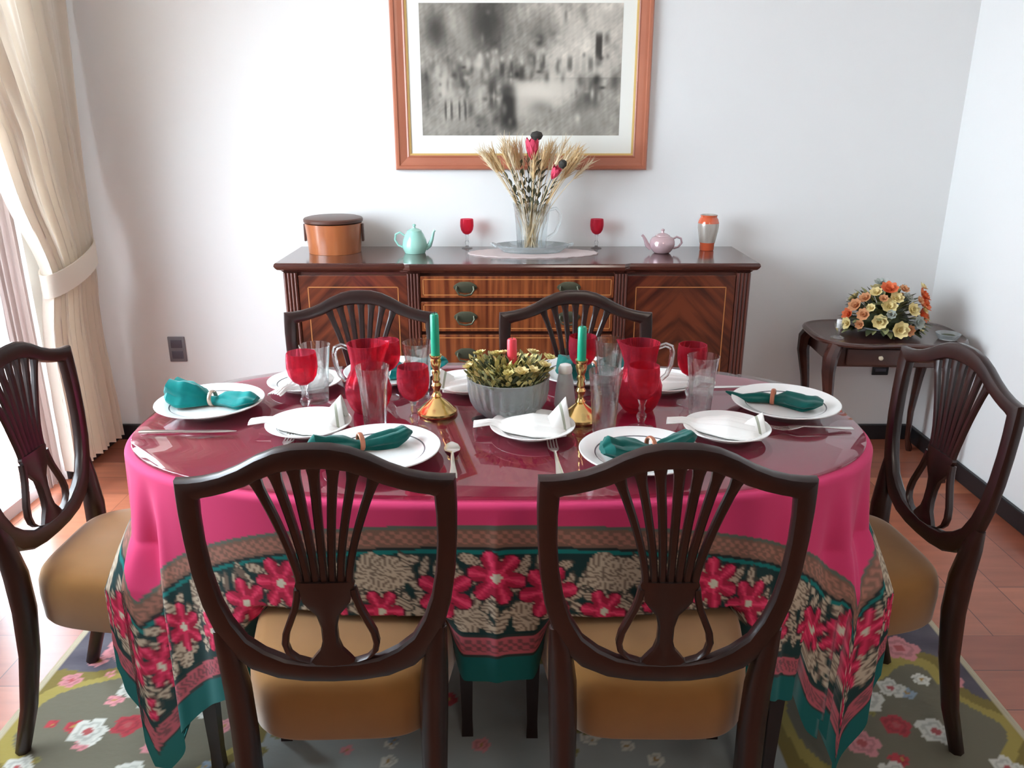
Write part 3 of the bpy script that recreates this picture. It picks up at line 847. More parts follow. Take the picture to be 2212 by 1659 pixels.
# ------------------------------------------------------------------ leaves and blossoms
def leaf(L, W, bend=.3, n=5):
    b = MB(); P = []
    for i in range(n + 1):
        q = i / n; w = W * math.sin(PI * min(.97, q * .93 + .04)) ** .8
        z = bend * L * q * q * -1
        P += [(q * L, -w, z + .12 * w), (q * L, 0, z - .1 * w), (q * L, w, z + .12 * w)]
    b.grid(P, n + 1, 3); return b
def blossom_mesh(r, petals=7, layers=3, cup=.6):
    b = MB()
    for l in range(layers):
        k = 1 - l * .28
        for p in range(petals - l):
            a = 2 * PI * p / (petals - l) + l * .5
            M = Matrix.Rotation(a, 4, 'Z') @ Matrix.Rotation(-R(15 + 28 * l), 4, 'Y')
            b.join(leaf(r * k, r * .42 * k, -cup * .3), M)
    b.lathe([(.001, 0), (r * .2, 0), (r * .18, r * .18), (.001, r * .25)], 8)
    return b
def rand_dir(minel, maxel):
    a = random.uniform(0, 2 * PI); e = R(random.uniform(minel, maxel))
    return Vector((math.cos(a) * math.cos(e), math.sin(a) * math.cos(e), math.sin(e)))
def align(d, up=Vector((0, 0, 1))):
    return d.to_track_quat('Z', 'Y').to_matrix().to_4x4()
LEAFD = principled('dark_leaf', lin(58, 66, 38), .6)
LEAFG = principled('sage_leaf', lin(150, 152, 104), .7)
LEAFY = principled('yellow_dried_leaf', lin(212, 198, 130), .7)
CREAM = principled('cream_petal', lin(226, 208, 150), .7)
ORNG = principled('orange_petal', lin(222, 112, 66), .6)
PEACH = principled('peach_petal', lin(206, 148, 104), .7)
GRYB = principled('pale_grey_petal', lin(170, 176, 168), .7)

# crystal bowl centrepiece
cb = thing('centrepiece', 'cut crystal bowl filled with yellow-green dried foliage in the table\'s middle', 'centrepiece', (-.009, 1.862, TZ))
prof = [(.001, 0), (.066, 0), (.070, .004), (.082, .016), (.092, .035), (.097, .060), (.099, .085), (.101, .094), (.098, .095), (.094, .085), (.092, .060), (.086, .036), (.066, .014), (.001, .012)]
MB().lathe(prof, 234, flute=Fl(26, lambda z: .028 if .012 < z < .085 else .004)).build('bowl', CRYST, cb, sharp=50)
fd, fg, fy = MB(), MB(), MB()
moss = MB().lathe([(.001, .02), (.06, .02), (.088, .06), (.088, .082), (.06, .098), (.001, .102)], 28)
for k in range(1050):
    a = random.uniform(0, 2 * PI); rr = .092 * math.sqrt(random.random())
    d = Vector((math.cos(a) * rr * 7 + random.uniform(-.4, .4), math.sin(a) * rr * 7 + random.uniform(-.4, .4), random.uniform(.6, 1.5))).normalized()
    L = random.uniform(.012, .030)
    base = Vector((math.cos(a) * rr, math.sin(a) * rr, .088 + .012 * (1 - rr / .092) + random.uniform(-.004, .026)))
    M = Matrix.Translation(base) @ d.to_track_quat('X', 'Z').to_matrix().to_4x4()
    (fd if k % 7 < 2 else (fg if k % 7 < 4 else fy)).join(leaf(L, L * .24, .2, 3), M)
fl = MB(); fl.join(moss, mi=0); fl.join(fd, mi=0); fl.join(fg, mi=1); fl.join(fy, mi=2)
fol = fl.build('foliage', [LEAFD, LEAFG, LEAFY], cb); fol['kind'] = 'stuff'
for k, (dx, dy, s_) in enumerate([(.085, -.02, 1), (.098, .005, 1), (.03, -.075, 1.1), (.055, -.06, 1), (-.03, .03, 1.1), (-.01, .04, 1), (-.085, 0, .9), (-.07, .04, 1), (-.095, -.03, .8), (.06, .05, 1), (.0, -.085, .8)]):
    M = Matrix.Translation((dx, dy, .122 + (.012 if dy > 0 else 0))) @ align(Vector((dx * 3, dy * 3, 1)).normalized())
    blossom_mesh(.019 * s_, 8, 3, .9).xf(M).build('blossom', [CREAM, LEAFY, CREAM][k % 3], cb)
candle('candle', 'stubby red candle standing in the crystal bowl', (.0, 1.872, TZ + .095), .012, .088, REDWAX)

# ------------------------------------------------------------------ cutlery
def knife_mesh():
    b = MB()
    b.ribbon([((x, -w, 0), (x, w, 0), (0, 0, 1), t) for x, w, t in ((0, .006, .004), (.01, .008, .006), (.06, .0065, .006), (.10, .005, .0055), (.105, .007, .003), (.17, .009, .0016), (.20, .0075, .0014), (.222, .002, .0012))], seg=8)
    return b
def fork_mesh():
    b = MB()
    b.ribbon([((x, -w, z), (x, w, z), (0, 0, 1), t) for x, w, t, z in ((0, .008, .003, .0), (.02, .0085, .0035, 0), (.06, .005, .003, .003), (.115, .003, .003, .006), (.130, .0095, .002, .004), (.148, .0125, .002, .001))], seg=8)
    for k in range(4):
        y = (k - 1.5) * .0066
        b.ribbon([((x, y - w, z), (x, y + w, z), (0, 0, 1), .0016) for x, w, z in ((.143, .0022, .001), (.165, .002, .0), (.185, .0016, .003), (.195, .0008, .006))], seg=6)
    return b
def spoon_mesh():
    b = MB()
    b.ribbon([((x, -w, z), (x, w, z), (0, 0, 1), t) for x, w, t, z in ((0, .008, .003, .0), (.02, .0085, .0035, 0), (.06, .005, .003, .003), (.118, .003, .003, .005), (.128, .008, .0025, .003), (.145, .017, .0022, -.001), (.162, .019, .002, -.002), (.178, .014, .002, .0), (.187, .003, .002, .002))], seg=8)
    return b
def cutlery(name, mb, label, x, y, a, cat):
    o = mb.build(name, SILVER, loc=(x, y, TZ + .0035)); o.rotation_euler = (0, 0, R(a)); tag(o, label, cat, 'cutlery on the table')
cutlery('knife', knife_mesh(), 'silver table knife in front of the left end plate', -.855, 1.722, 1, 'knife')
cutlery('spoon', spoon_mesh(), 'silver spoon between the two nearest place settings, left one', -.117, 1.470, 95, 'spoon')
cutlery('fork', fork_mesh(), 'silver fork with upright tines between the two nearest place settings', .098, 1.475, 93, 'fork')
cutlery('fork', fork_mesh(), 'silver fork on the near side of the right end plate', .79, 1.742, 180, 'fork')
cutlery('knife', knife_mesh(), 'silver table knife on the far side of the right end plate', .72, 2.05, 183, 'knife')
cutlery('fork', fork_mesh(), 'silver fork at the nearest left place, left of the plate', -.49, 1.515, 93, 'fork')

# ------------------------------------------------------------------ sideboard
def veneer(name, kind):
    m, nt, out = new_mat(name)
    p = nt.nodes.new('ShaderNodeBsdfPrincipled'); p.inputs['Roughness'].default_value = .28; p.inputs['Coat Weight'].default_value = .4; p.inputs['Coat Roughness'].default_value = .15
    tc = nt.nodes.new('ShaderNodeTexCoord')
    sx = nt.nodes.new('ShaderNodeSeparateXYZ'); nt.links.new(tc.outputs['Object'], sx.inputs[0])
    def math_(op, a, b=None):
        n = nt.nodes.new('ShaderNodeMath'); n.operation = op
        for i, v in enumerate((a, b)):
            if v is None: continue
            if isinstance(v, (int, float)): n.inputs[i].default_value = v
            else: nt.links.new(v, n.inputs[i])
        return n.outputs[0]
    cb_ = nt.nodes.new('ShaderNodeCombineXYZ')
    if kind == 'stripe':
        nt.links.new(sx.outputs['X'], cb_.inputs[0]); nt.links.new(math_('MULTIPLY', sx.outputs['Z'], .04), cb_.inputs[2])
        sc = 45
    else:
        ax = math_('ABSOLUTE', sx.outputs['X']); az = math_('ABSOLUTE', sx.outputs['Z'])
        d = math_('ADD', math_('MULTIPLY', ax, 1.0), az) if kind == 'diamond' else math_('SUBTRACT', ax, az)
        e = math_('SUBTRACT', ax, az)
        nt.links.new(d, cb_.inputs[0]); nt.links.new(math_('MULTIPLY', e, .12), cb_.inputs[2]); sc = 24
    n = nt.nodes.new('ShaderNodeTexNoise'); n.inputs['Scale'].default_value = sc; n.inputs['Detail'].default_value = 3
    nt.links.new(cb_.outputs[0], n.inputs['Vector'])
    cr = nt.nodes.new('ShaderNodeValToRGB'); el = cr.color_ramp.elements
    el[0].position = .35; el[1].position = .62
    if kind == 'stripe': el[0].color = lin(84, 36, 20); el[1].color = lin(142, 78, 42)
    else: el[0].color = lin(58, 26, 18); el[1].color = lin(104, 50, 30)
    nt.links.new(n.outputs['Fac'], cr.inputs[0]); nt.links.new(cr.outputs[0], p.inputs['Base Color']); nt.links.new(p.outputs[0], out.inputs[0])
    return m
VS, VD = veneer('striped_veneer', 'stripe'), veneer('diamond_veneer', 'diamond')
INLAY = principled('pale_inlay_line', lin(176, 116, 66), .4)
SBX0, SBX1 = -.935, .975
sbc = (SBX0 + SBX1) / 2
sb = thing('sideboard', 'long inlaid mahogany sideboard against the back wall under the picture', 'sideboard', (0, 0, 0))
FY = 3.165
MB().box(SBX0 + .035, SBX1 - .035, FY + .02, 3.57, .14, .88).build('body', WOODB, sb, smooth=False)
def top_ring(e, z, f):
    return [(SBX0 + e, 3.572, z), (SBX0 + e, FY - .022 + e + f, z), (sbc - .44 - e, FY - .022 + e + f, z), (sbc - .42, FY - .04 + e + f, z), (sbc + .42, FY - .04 + e + f, z), (sbc + .44 + e, FY - .022 + e + f, z), (SBX1 - e, FY - .022 + e + f, z), (SBX1 - e, 3.572, z)]
MB().loft([top_ring(.030, .880, 0), top_ring(.022, .888, 0), top_ring(.010, .893, 0), top_ring(.004, .900, 0), top_ring(0, .908, 0), top_ring(.002, .916, 0), top_ring(.006, .920, 0)]).build('worktop', WOODF, sb, smooth=False)
def reeded(x0, x1, y, z0, z1):
    b = MB().box(x0, x1, y, y + .03, z0, z1)
    n = 4; w = (x1 - x0) / n
    for k in range(n):
        b.tube([(x0 + w * (k + .5), y, z0), (x0 + w * (k + .5), y, z1)], w * .42, 8)
    return b
for x0_, x1_, y_ in ((SBX0 + .03, SBX0 + .085, FY), (sbc - .435, sbc - .385, FY - .018), (sbc + .385, sbc + .435, FY - .018), (SBX1 - .085, SBX1 - .03, FY)):
    reeded(x0_, x1_, y_, .10, .879).build('reeded_pilaster', WOODB, sb)
def inlay_rect(x0, x1, z0, z1, y, w=.0035):
    b = MB()
    for a in ((x0, x1, z0, z0 + w), (x0, x1, z1 - w, z1), (x0, x0 + w, z0, z1), (x1 - w, x1, z0, z1)):
        b.box(a[0], a[1], y - .0006, y + .001, a[2], a[3])
    return b
def panel(name, x0, x1, z0, z1, y, mat):
    c = ((x0 + x1) / 2, y, (z0 + z1) / 2)
    hx, hz = (x1 - x0) / 2, (z1 - z0) / 2
    o = MB().box(-hx, hx, 0, .02, -hz, hz, bev=.002).build(name, mat, sb, smooth=False, loc=c)
    return o, hx, hz
for x0_, x1_ in ((SBX0 + .087, sbc - .437), (sbc + .437, SBX1 - .087)):
    o, hx, hz = panel('door', x0_, x1_, .17, .868, FY + .001, VD)
    inlay_rect(-hx + .035, hx - .035, -hz + .04, hz - .045, 0).build('inlay', INLAY, o, smooth=False)
def bail(parent, x, z):
    b = MB()
    rim = [(.034 * math.cos(a) * (1 + .12 * math.cos(4 * a)), -.0015, .018 * math.sin(a) * (1 + .15 * math.cos(2 * a))) for a in [2 * PI * k / 24 for k in range(24)]]
    b.loft([[(px, .0005, pz_) for px, _, pz_ in rim], [(px, -.0025, pz_) for px, _, pz_ in rim], [(px * .8, -.004, pz_ * .8) for px, _, pz_ in rim]])
    b.tube([(-.026, -.006, .003), (-.028, -.012, -.006), (-.02, -.014, -.017), (0, -.014, -.021), (.02, -.014, -.017), (.028, -.012, -.006), (.026, -.006, .003)], .0028, 8)
    o = b.build('handle', BRASSD, parent); o.location = (x, 0, z); o.scale = (1.25, 1.2, 1.45)
for z0_, z1_ in ((.782, .868), (.645, .765), (.475, .63), (.17, .46)):
    o, hx, hz = panel('drawer', sbc - .383, sbc + .383, z0_, z1_, FY - .017, VS)
    inlay_rect(-hx + .010, hx - .010, -hz + .010, hz - .010, 0).build('inlay', INLAY, o, smooth=False)
    for hx_ in (-.205, .205): bail(o, hx_, 0)
for x_ in (SBX0 + .058, sbc - .41, sbc + .41, SBX1 - .058):
    MB().tube([(x_, FY + .02, 0), (x_, FY + .02, .06), (x_, FY + .02, .14)], [.014, .017, .024], sq=True).build('foot', WOODB, sb, smooth=False)
for x_ in (SBX0 + .07, SBX1 - .07):
    MB().tube([(x_, 3.54, 0), (x_, 3.54, .14)], [.014, .024], sq=True).build('foot', WOODB, sb, smooth=False)

SZ = .9205
# wooden lidded box
BOXW = principled('orange_brown_wood', lin(150, 84, 48), .3, coat=.3, noise=7, col2=lin(176, 104, 62), nscale=(3, 3, .3))
BOXD = principled('box_dark_wood', lin(84, 52, 42), .4)
bx = thing('wooden_box', 'round brown wooden box with a dark lid at the sideboard\'s left end', 'box', (-.750, 3.43, SZ))
MB().lathe([(.001, 0), (.108, 0), (.1085, .004), (.118, .122), (.001, .122)], 48).build('body', BOXW, bx)
MB().lathe([(.119, .126), (.122, .128), (.123, .138), (.119, .143), (.105, .147), (.001, .148)], 48).build('lid', BOXD, bx)
for s_ in (-1, 1):
    MB().box(-.004 + s_ * .121, .004 + s_ * .121, -.012, .012, .045, .118, bev=.002).build('strap', BOXD, bx)
# teapots
CELA = principled('celadon_glaze', lin(142, 196, 184), .15, coat=.4, noise=5, col2=lin(160, 206, 190))
LILA = principled('lilac_lustre_glaze', lin(190, 160, 168), .12, coat=.5, metal=.25, noise=7, col2=lin(206, 176, 176))
def teapot(name, label, loc, rz, mat, h, r, tall):
    t = thing(name, label, 'teapot', loc, rz)
    if tall: prof = [(.001, 0), (.042, 0), (.044, .004), (.051, .02), (.052, .035), (.048, .055), (.038, .078), (.030, .090)]
    else: prof = [(.001, 0), (.030, 0), (.036, .004), (.048, .02), (.053, .036), (.051, .052), (.043, .064), (.030, .070)]
    ht = prof[-1][1]
    MB().lathe(prof + [(.001, ht)], 36).build('body', mat, t)
    MB().lathe([(.031, ht), (.030, ht + .003), (.018, ht + .010), (.006, ht + .013), (.005, ht + .019), (.008, ht + .024), (.006, ht + .029), (.001, ht + .030)], 28).build('lid', mat, t)
    MB().tube([(.045, 0, .02), (.062, 0, .032), (.072, 0, .055), (.080, 0, ht - .002), (.086, 0, ht + .004)], [.012, .010, .007, .0055, .0055], 12).build('spout', mat, t)
    MB().tube([(-.042, 0, ht * .8), (-.060, 0, ht * .95), (-.078, 0, ht * .85), (-.082, 0, ht * .6), (-.068, 0, ht * .35), (-.048, 0, ht * .25)], .0045, 10).build('handle', mat, t)
teapot('teapot', 'pale turquoise teapot on the left half of the sideboard', (-.408, 3.40, SZ), 0, CELA, .12, .05, True)
teapot('teapot', 'lustrous lilac teapot on the right half of the sideboard', (.630, 3.40, SZ), PI, LILA, .1, .05, False)
# vase with orange bands
VB = principled('vase_grey_glaze', lin(150, 140, 132), .15, coat=.5, noise=25, col2=lin(186, 178, 168), nscale=(1, 1, .15))
VO = principled('vase_orange_glaze', lin(204, 92, 58), .15, coat=.5)
tag(MB().lathe([(.001, 0), (.028, 0), (.030, .004), (.0305, .028), (.033, .034), (.039, .065), (.044, .095), (.0445, .115), (.040, .130), (.034, .140), (.036, .149), (.033, .150), (.030, .142), (.001, .135)], 40,
                mis=[0, 1, 1, 1, 0, 0, 0, 1, 1, 1, 0, 0, 0]).build('vase', [VB, VO], loc=(.835, 3.47, SZ)), 'small grey vase with orange bands at the sideboard\'s right end', 'vase')
# runner / tray and glass jug
DOIL = principled('pale_lace_cloth', lin(206, 190, 188), .9, bump=(140, .6))
rr = [(.088 + .27 * math.cos(a) * (1 + .012 * math.cos(24 * a)), 3.385 + .125 * math.sin(a) * (1 + .02 * math.cos(24 * a))) for a in [2 * PI * k / 192 for k in range(192)]]
tag(MB().loft([[(x, y, z) for x, y in rr] for z in (SZ, SZ + .003)]).build('doily', DOIL, sharp=50), 'pale oval lace mat on the middle of the sideboard', 'mat')
gd = thing('glass_dish', 'low oval glass dish under the jug of dried grasses', 'dish', (.085, 3.42, SZ + .0035))
rings = []
for k_, z in ((.001, .0), (.80, .0), (.83, .003), (1.0, .026), (1.0, .029), (.97, .028), (.80, .006), (.001, .005)):
    rings.append([(.155 * k_ * math.cos(2 * PI * j / 64) * (1 + .015 * math.cos(16 * 2 * PI * j / 64)), .10 * k_ * math.sin(2 * PI * j / 64), z) for j in range(64)])
MB().loft(rings, False, False).build('dish', CRYST, gd)
for s_ in (-1, 1): MB().tube([(s_ * .15, -.025, .022), (s_ * .168, -.015, .03), (s_ * .172, 0, .032), (s_ * .168, .015, .03), (s_ * .15, .025, .022)], .005, 8).build('handle', CRYST, gd)
jg = thing('glass_jug', 'clear glass jug holding dried grasses on the sideboard', 'jug', (.083, 3.42, SZ + .010))
MB().lathe([(.001, 0), (.058, 0), (.062, .004), (.064, .05), (.068, .11), (.074, .165), (.080, .195), (.078, .195), (.071, .163), (.065, .11), (.061, .05), (.057, .012), (.001, .010)], 48).build('body', CLEAR, jg)
MB().tube([(.072, 0, .165), (.100, 0, .172), (.118, 0, .15), (.116, 0, .11), (.098, 0, .07), (.066, 0, .05)], .0065, 10).build('handle', CLEAR, jg)
# dried bouquet
STRAW = principled('straw', lin(206, 176, 130), .8)
STRAWD = principled('pale_straw', lin(226, 208, 176), .8)
OLV = principled('dried_olive_leaf', lin(92, 92, 70), .8)
PROT = principled('pink_protea', lin(222, 74, 104), .7)
DKH = principled('dark_bud', lin(52, 50, 46), .8)
bq = thing('dried_bouquet', 'dried wheat and grasses with two pink-red flowers in the glass jug', 'dried flowers', (.083, 3.42, SZ + .022))
def stalk(tx, ty, tz, kind):
    bxr, byr = random.uniform(-.028, .028), random.uniform(-.022, .022)
    if True:
        mid = (tx * .22, ty * .3, .17)
    p0_ = Vector((bxr, byr, .0)); p1 = Vector(mid); p2 = Vector((tx, ty, tz))
    # bound radius at neck
    pts = []
    for i in range(11):
        q = i / 10
        pts.append((1 - q) ** 2 * p0_ + 2 * q * (1 - q) * p1 + q * q * p2)
    b = MB().tube(pts, .0016, 5)
    d = (pts[-1] - pts[-2]).normalized()
    if kind == 'wheat':
        head = [pts[-1] - d * .055 + d * .11 * i / 8 for i in range(9)]
        b.tube(head, [.002, .005, .0065, .007, .007, .0065, .005, .003, .001], 6, mi=0)
        for k in range(22):
            q = k / 22; base = pts[-1] - d * .05 + d * .095 * q
            a = k * 2.4; side = Vector((math.cos(a), math.sin(a), 0)); side = (side - d * side.dot(d)).normalized()
            dd = (d * 1.0 + side * .42).normalized()
            b.tube([base + side * .004, base + side * .004 + dd * .038], [.0016, .0003], 4, mi=0)
    elif kind == 'olive':
        for k in range(12):
            q = .45 + .55 * k / 12; i = min(9, int(q * 10)); base = pts[i]
            a = k * 2.2; side = Vector((math.cos(a), math.sin(a), 0)); dd = (d + side * .6).normalized()
            b.join(leaf(.045, .008, .2, 4), Matrix.Translation(base) @ dd.to_track_quat('X', 'Z').to_matrix().to_4x4())
    return b, pts[-1], d
for k in range(40):
    a = random.uniform(-1, 1); sgn = 1 if a > 0 else -1
    ang = a * 50 + random.uniform(-4, 4); Lk = random.uniform(.30, .40) - .05 * (abs(a) < .3)
    tx, tz = math.sin(R(ang)) * Lk * .68, .16 + math.cos(R(ang)) * Lk * .56 + .03
    ty = random.uniform(-.07, .07)
    b, _, _ = stalk(tx, ty, tz, 'wheat')
    b.build('wheat_stalk', STRAW if k % 2 else STRAWD, bq)
for tx, ty, tz in ((-.09, -.02, .33), (-.12, .03, .30), (-.06, .0, .36), (.02, -.03, .37), (.045, -.03, .33), (.10, .0, .28), (-.02, .04, .38)):
    b, _, _ = stalk(tx, ty, tz, 'olive'); b.build('leafy_stalk', OLV, bq)
for tx, ty, tz, hs in ((-.002, -.03, .375, 1.5), (.085, -.085, .30, 1.0)):
    b, tip, d = stalk(tx, ty, tz, 'none')
    fo = b.build('flower_stem', OLV, bq)
    f = MB()
    for l in range(3):
        for p in range(8):
            a = 2 * PI * p / 8 + l * .4
            M = Matrix.Translation(tip - d * .02) @ align(d) @ Matrix.Rotation(a, 4, 'Z') @ Matrix.Rotation(-R(62 + 8 * l), 4, 'Y')
            f.join(leaf(.06 * hs * (1 - .1 * l), .012 * hs, -.15, 4), M)
    f.build('flower_head', PROT, fo)
    top = tip + d * .045 * hs + Vector((.012 * hs, 0, 0))
    f = MB(); M0 = Matrix.Translation(top) @ align(d)
    f.lathe([(.001, -.012), (.012 * hs, -.006), (.017 * hs, .008), (.013 * hs, .020), (.001, .026)], 12).xf(M0)
    f.build('dark_bud', DKH, fo)

# ------------------------------------------------------------------ picture
def picture():
    x0, x1, z0, z1 = -.496, .575, 1.247, 2.10
    y = Y1
    WF = principled('reddish_frame_wood', lin(168, 98, 74), .35, coat=.2, noise=8, col2=lin(186, 116, 88), nscale=(.3, 1, .3))
    GOLD = principled('gilt_slip', lin(214, 178, 110), .35, metal=.5)
    MAT = principled('off_white_mount', lin(236, 236, 228), .8)
    t = thing('framed_picture', 'reddish wood framed sepia engraving of a banquet on the back wall', 'picture', (0, 0, 0))
    def frame(prof, name, mt, i0=0):
        b = MB(); rings = []
        for e, dep in prof:
            rings.append([(x0 + e, y - dep, z0 + e), (x1 - e, y - dep, z0 + e), (x1 - e, y - dep, z1 - e), (x0 + e, y - dep, z1 - e)])
        b.loft(rings, False, False); b.build(name, mt, t, smooth=False)
    frame([(0, .001), (0, .022), (.006, .030), (.016, .030), (.020, .024), (.030, .022), (.050, .016), (.056, .018), (.060, .016), (.060, .004)], 'frame', WF)
    frame([(.060, .004), (.060, .0165), (.068, .014), (.068, .004)], 'gilt_slip', GOLD)
    MB().box(x0 + .060, x1 - .060, y - .010, y - .004, z0 + .06, z1 - .06).build('mount', MAT, t, smooth=False)
    # engraving
    px0, px1, pz0, pz1 = -.378, .452, 1.388, 1.900
    nx, nz = 220, 140
    X, Z = np.meshgrid(np.linspace(0, 1, nx), np.linspace(0, 1, nz), indexing='ij')
    def nz_(f, s):
        r_ = np.random.default_rng(s); o = np.zeros_like(X)
        for i in range(14):
            a, b_ = r_.normal(0, f, 2); o += np.sin(a * X * 1.4 + b_ * Z + r_.uniform(0, 6.28))
        return o / 3.7
    g = .60 + .045 * nz_(9, 1) + .035 * nz_(25, 2) + .03 * nz_(60, 3) + .02 * nz_(120, 4)
    def blob(cx, cz, rx, rz, v, k=1.0, ex=2):
        nonlocal g
        e = np.exp(-(np.abs((X - cx) / rx) ** ex + np.abs((Z - cz) / rz) ** ex))
        g = g * (1 - k * e) + v * k * e
    g += .12 * (X > .55) * (Z > .45) * np.clip((X - .55) * 6, 0, 1)
    blob(.08, .80, .06, .14, .34, .8); blob(.33, .85, .10, .20, .30, .8); blob(.22, .74, .05, .3, .68, .5)
    blob(.60, .80, .08, .10, .45, .5); blob(.76, .80, .05, .06, .78, .6); blob(.92, .9, .05, .05, .66, .5)
    blob(.885, .68, .017, .10, .26, .9, 6)
    # crowd of small figures behind and at the ends of the table
    r_ = np.random.default_rng(11)
    for k in range(26):
        cx = .06 + .9 * k / 26 + r_.uniform(-.01, .01); cz = .52 + r_.uniform(-.04, .05)
        blob(cx, cz, .014, .06, r_.choice([.30, .72, .42, .66]), .8, 3); blob(cx, cz + .085, .009, .022, r_.choice([.75, .5]), .8)
    blob(.57, .32, .15, .10, .78, .9, 4); blob(.52, .22, .10, .12, .72, .7, 3); blob(.70, .40, .09, .06, .74, .8, 4)
    blob(.60, .22, .05, .05, .42, .5); blob(.13, .38, .05, .1, .74, .8, 4); blob(.17, .26, .05, .03, .7, .6)
    for lx in (.12, .15, .19, .22): blob(lx, .19, .006, .08, .28, .7, 4)
    blob(.36, .32, .025, .14, .32, .85, 3); blob(.43, .20, .04, .16, .24, .9, 3); blob(.44, .36, .03, .05, .30, .8)
    blob(.03, .36, .04, .12, .35, .6); blob(.86, .33, .05, .14, .34, .8, 3); blob(.80, .24, .04, .08, .4, .6)
    blob(.97, .42, .03, .08, .3, .7); blob(.28, .33, .04, .08, .66, .7); blob(.30, .12, .03, .05, .35, .6)
    blob(.85, .10, .14, .10, .60, .6); blob(.15, .08, .14, .06, .62, .5)
    for k in range(150):
        cx = r_.uniform(.02, .98); cz = r_.uniform(.25, .60) if k % 3 else r_.uniform(.05, .95)
        if .47 < cx < .76 and cz < .44: continue
        blob(cx, cz, r_.uniform(.006, .02), r_.uniform(.012, .06), r_.choice([.22, .35, .8, .7, .3]), r_.uniform(.3, .75), 2)
    blob(.08, .80, .05, .12, .30, .5); blob(.33, .86, .09, .16, .28, .6); blob(.44, .22, .035, .15, .2, .6, 3); blob(.60, .36, .14, .06, .84, .5, 4)
    g = np.clip((g - .57) * 1.15 + .56, .22, .88)
    tint = np.stack([g * 1.0, g * .965, g * .905], -1)
    tint = np.where(tint <= .04045, tint / 12.92, ((tint + .055) / 1.055) ** 2.4)
    P = np.stack([px0 + (px1 - px0) * X, np.full_like(X, y - .0106), pz0 + (pz1 - pz0) * Z], -1).reshape(-1, 3)
    cc = np.concatenate([tint.reshape(-1, 3), np.ones((nx * nz, 1))], 1)
    b = MB().grid(P.tolist(), nx, nz)
    b.build('print', attr_mat('engraving_ink', .8), t, colors=cc, smooth=False)
picture()

# ------------------------------------------------------------------ wall sockets
def socket(name, label, x, z, w, h, m1, m2, n):
    t = thing(name, label, 'wall socket', (x, Y1, z))
    MB().box(-w / 2, w / 2, -.008, 0, -h / 2, h / 2, bev=.002).build('plate', m1, t)
    for k in range(n):
        cz_ = (k - (n - 1) / 2) * h * .44
        MB().box(-w * .33, w * .33, -.0105, -.007, cz_ - h * .16, cz_ + h * .16, bev=.002).build('socket', m2, t)
socket('wall_socket', 'grey double wall socket on the back wall left of the sideboard', -1.545, .445, .078, .118, GREYP, GREYD, 2)
socket('wall_socket', 'black wall socket under the side table in the right corner', 1.715, .345, .075, .05, BLACK, GREYD, 1)

# ------------------------------------------------------------------ side table
SW = principled('side_table_wood', lin(54, 30, 26), .25, coat=.4, noise=12, col2=lin(74, 42, 34), nscale=(.3, 1, 1))
stb = thing('side_table', 'small dark side table with curved legs in the right corner', 'side table', (1.56, 3.285, 0), R(-3))
def st_ring(e, z):
    out = []
    for k in range(80):
        a = 2 * PI * k / 80; c, s_ = math.cos(a), math.sin(a)
        x = math.copysign(abs(c) ** .55, c) * (.312 - e); y = math.copysign(abs(s_) ** .55, s_) * (.215 - e)
        y += (.012 * math.cos(x * 19) if s_ < 0 else 0)
        out.append((x, y, z))
    return out
MB().loft([st_ring(.016, .588), st_ring(.004, .592), st_ring(0, .600), st_ring(.004, .607), st_ring(.012, .610), st_ring(.022, .606), st_ring(.03, .606)]).build('tabletop', SW, stb)
MB().box(-.25, .25, -.16, .16, .50, .588, bev=.004).build('apron', SW, stb, smooth=False)
dr = MB().box(-.20, .06, -.172, -.158, .510, .578, bev=.003).build('drawer', SW, stb, smooth=False)
MB().lathe([(.001, 0), (.005, 0), (.005, .006), (.009, .011), (.008, .017), (.001, .019)], 14).xf(Matrix.Translation((-.07, -.172, .545)) @ Matrix.Rotation(R(90), 4, 'X')).build('knob', principled('ivory_knob', lin(200, 186, 160), .3), dr)
for sx in (-1, 1):
    for sy in (-1, 1):
        MB().tube([(sx * .242, sy * .152, .588), (sx * .265, sy * .172, .54), (sx * .267, sy * .175, .48), (sx * .25, sy * .162, .36), (sx * .235, sy * .15, .2), (sx * .24, sy * .152, .07), (sx * .26, sy * .168, .02), (sx * .265, sy * .172, 0)],
                  [.030, .031, .027, .020, .014, .011, .015, .013], 10).build('leg', SW, stb)
# flowers
fa = thing('flower_arrangement', 'orange, cream and peach flowers in a grey bowl on the side table', 'flower arrangement', (1.555, 3.30, .6075))
PEWT = principled('pewter_grey_bowl', lin(150, 152, 156), .25, metal=.4)
MB().lathe([(.001, 0), (.05, 0), (.055, .004), (.09, .016), (.135, .030), (.158, .036), (.160, .040), (.150, .041), (.10, .026), (.001, .016)], 48).build('bowl', PEWT, fa)
lf = MB(); lg = MB()
for k in range(260):
    d = rand_dir(-5, 80); L = random.uniform(.04, .07)
    base = Vector((d.x * .07, d.y * .07, .03 + d.z * .05))
    M = Matrix.Translation(base + d * random.uniform(.01, .07)) @ d.to_track_quat('X', 'Z').to_matrix().to_4x4()
    (lf if k % 2 else lg).join(leaf(L, L * .22, .3, 3), M)
fm = MB().lathe([(.001, .02), (.09, .025), (.10, .06), (.07, .10), (.001, .12)], 20)
fm.join(lf, mi=0); fm.join(lg, mi=1)
fo = fm.build('foliage', [LEAFD, LEAFG], fa); fo['kind'] = 'stuff'
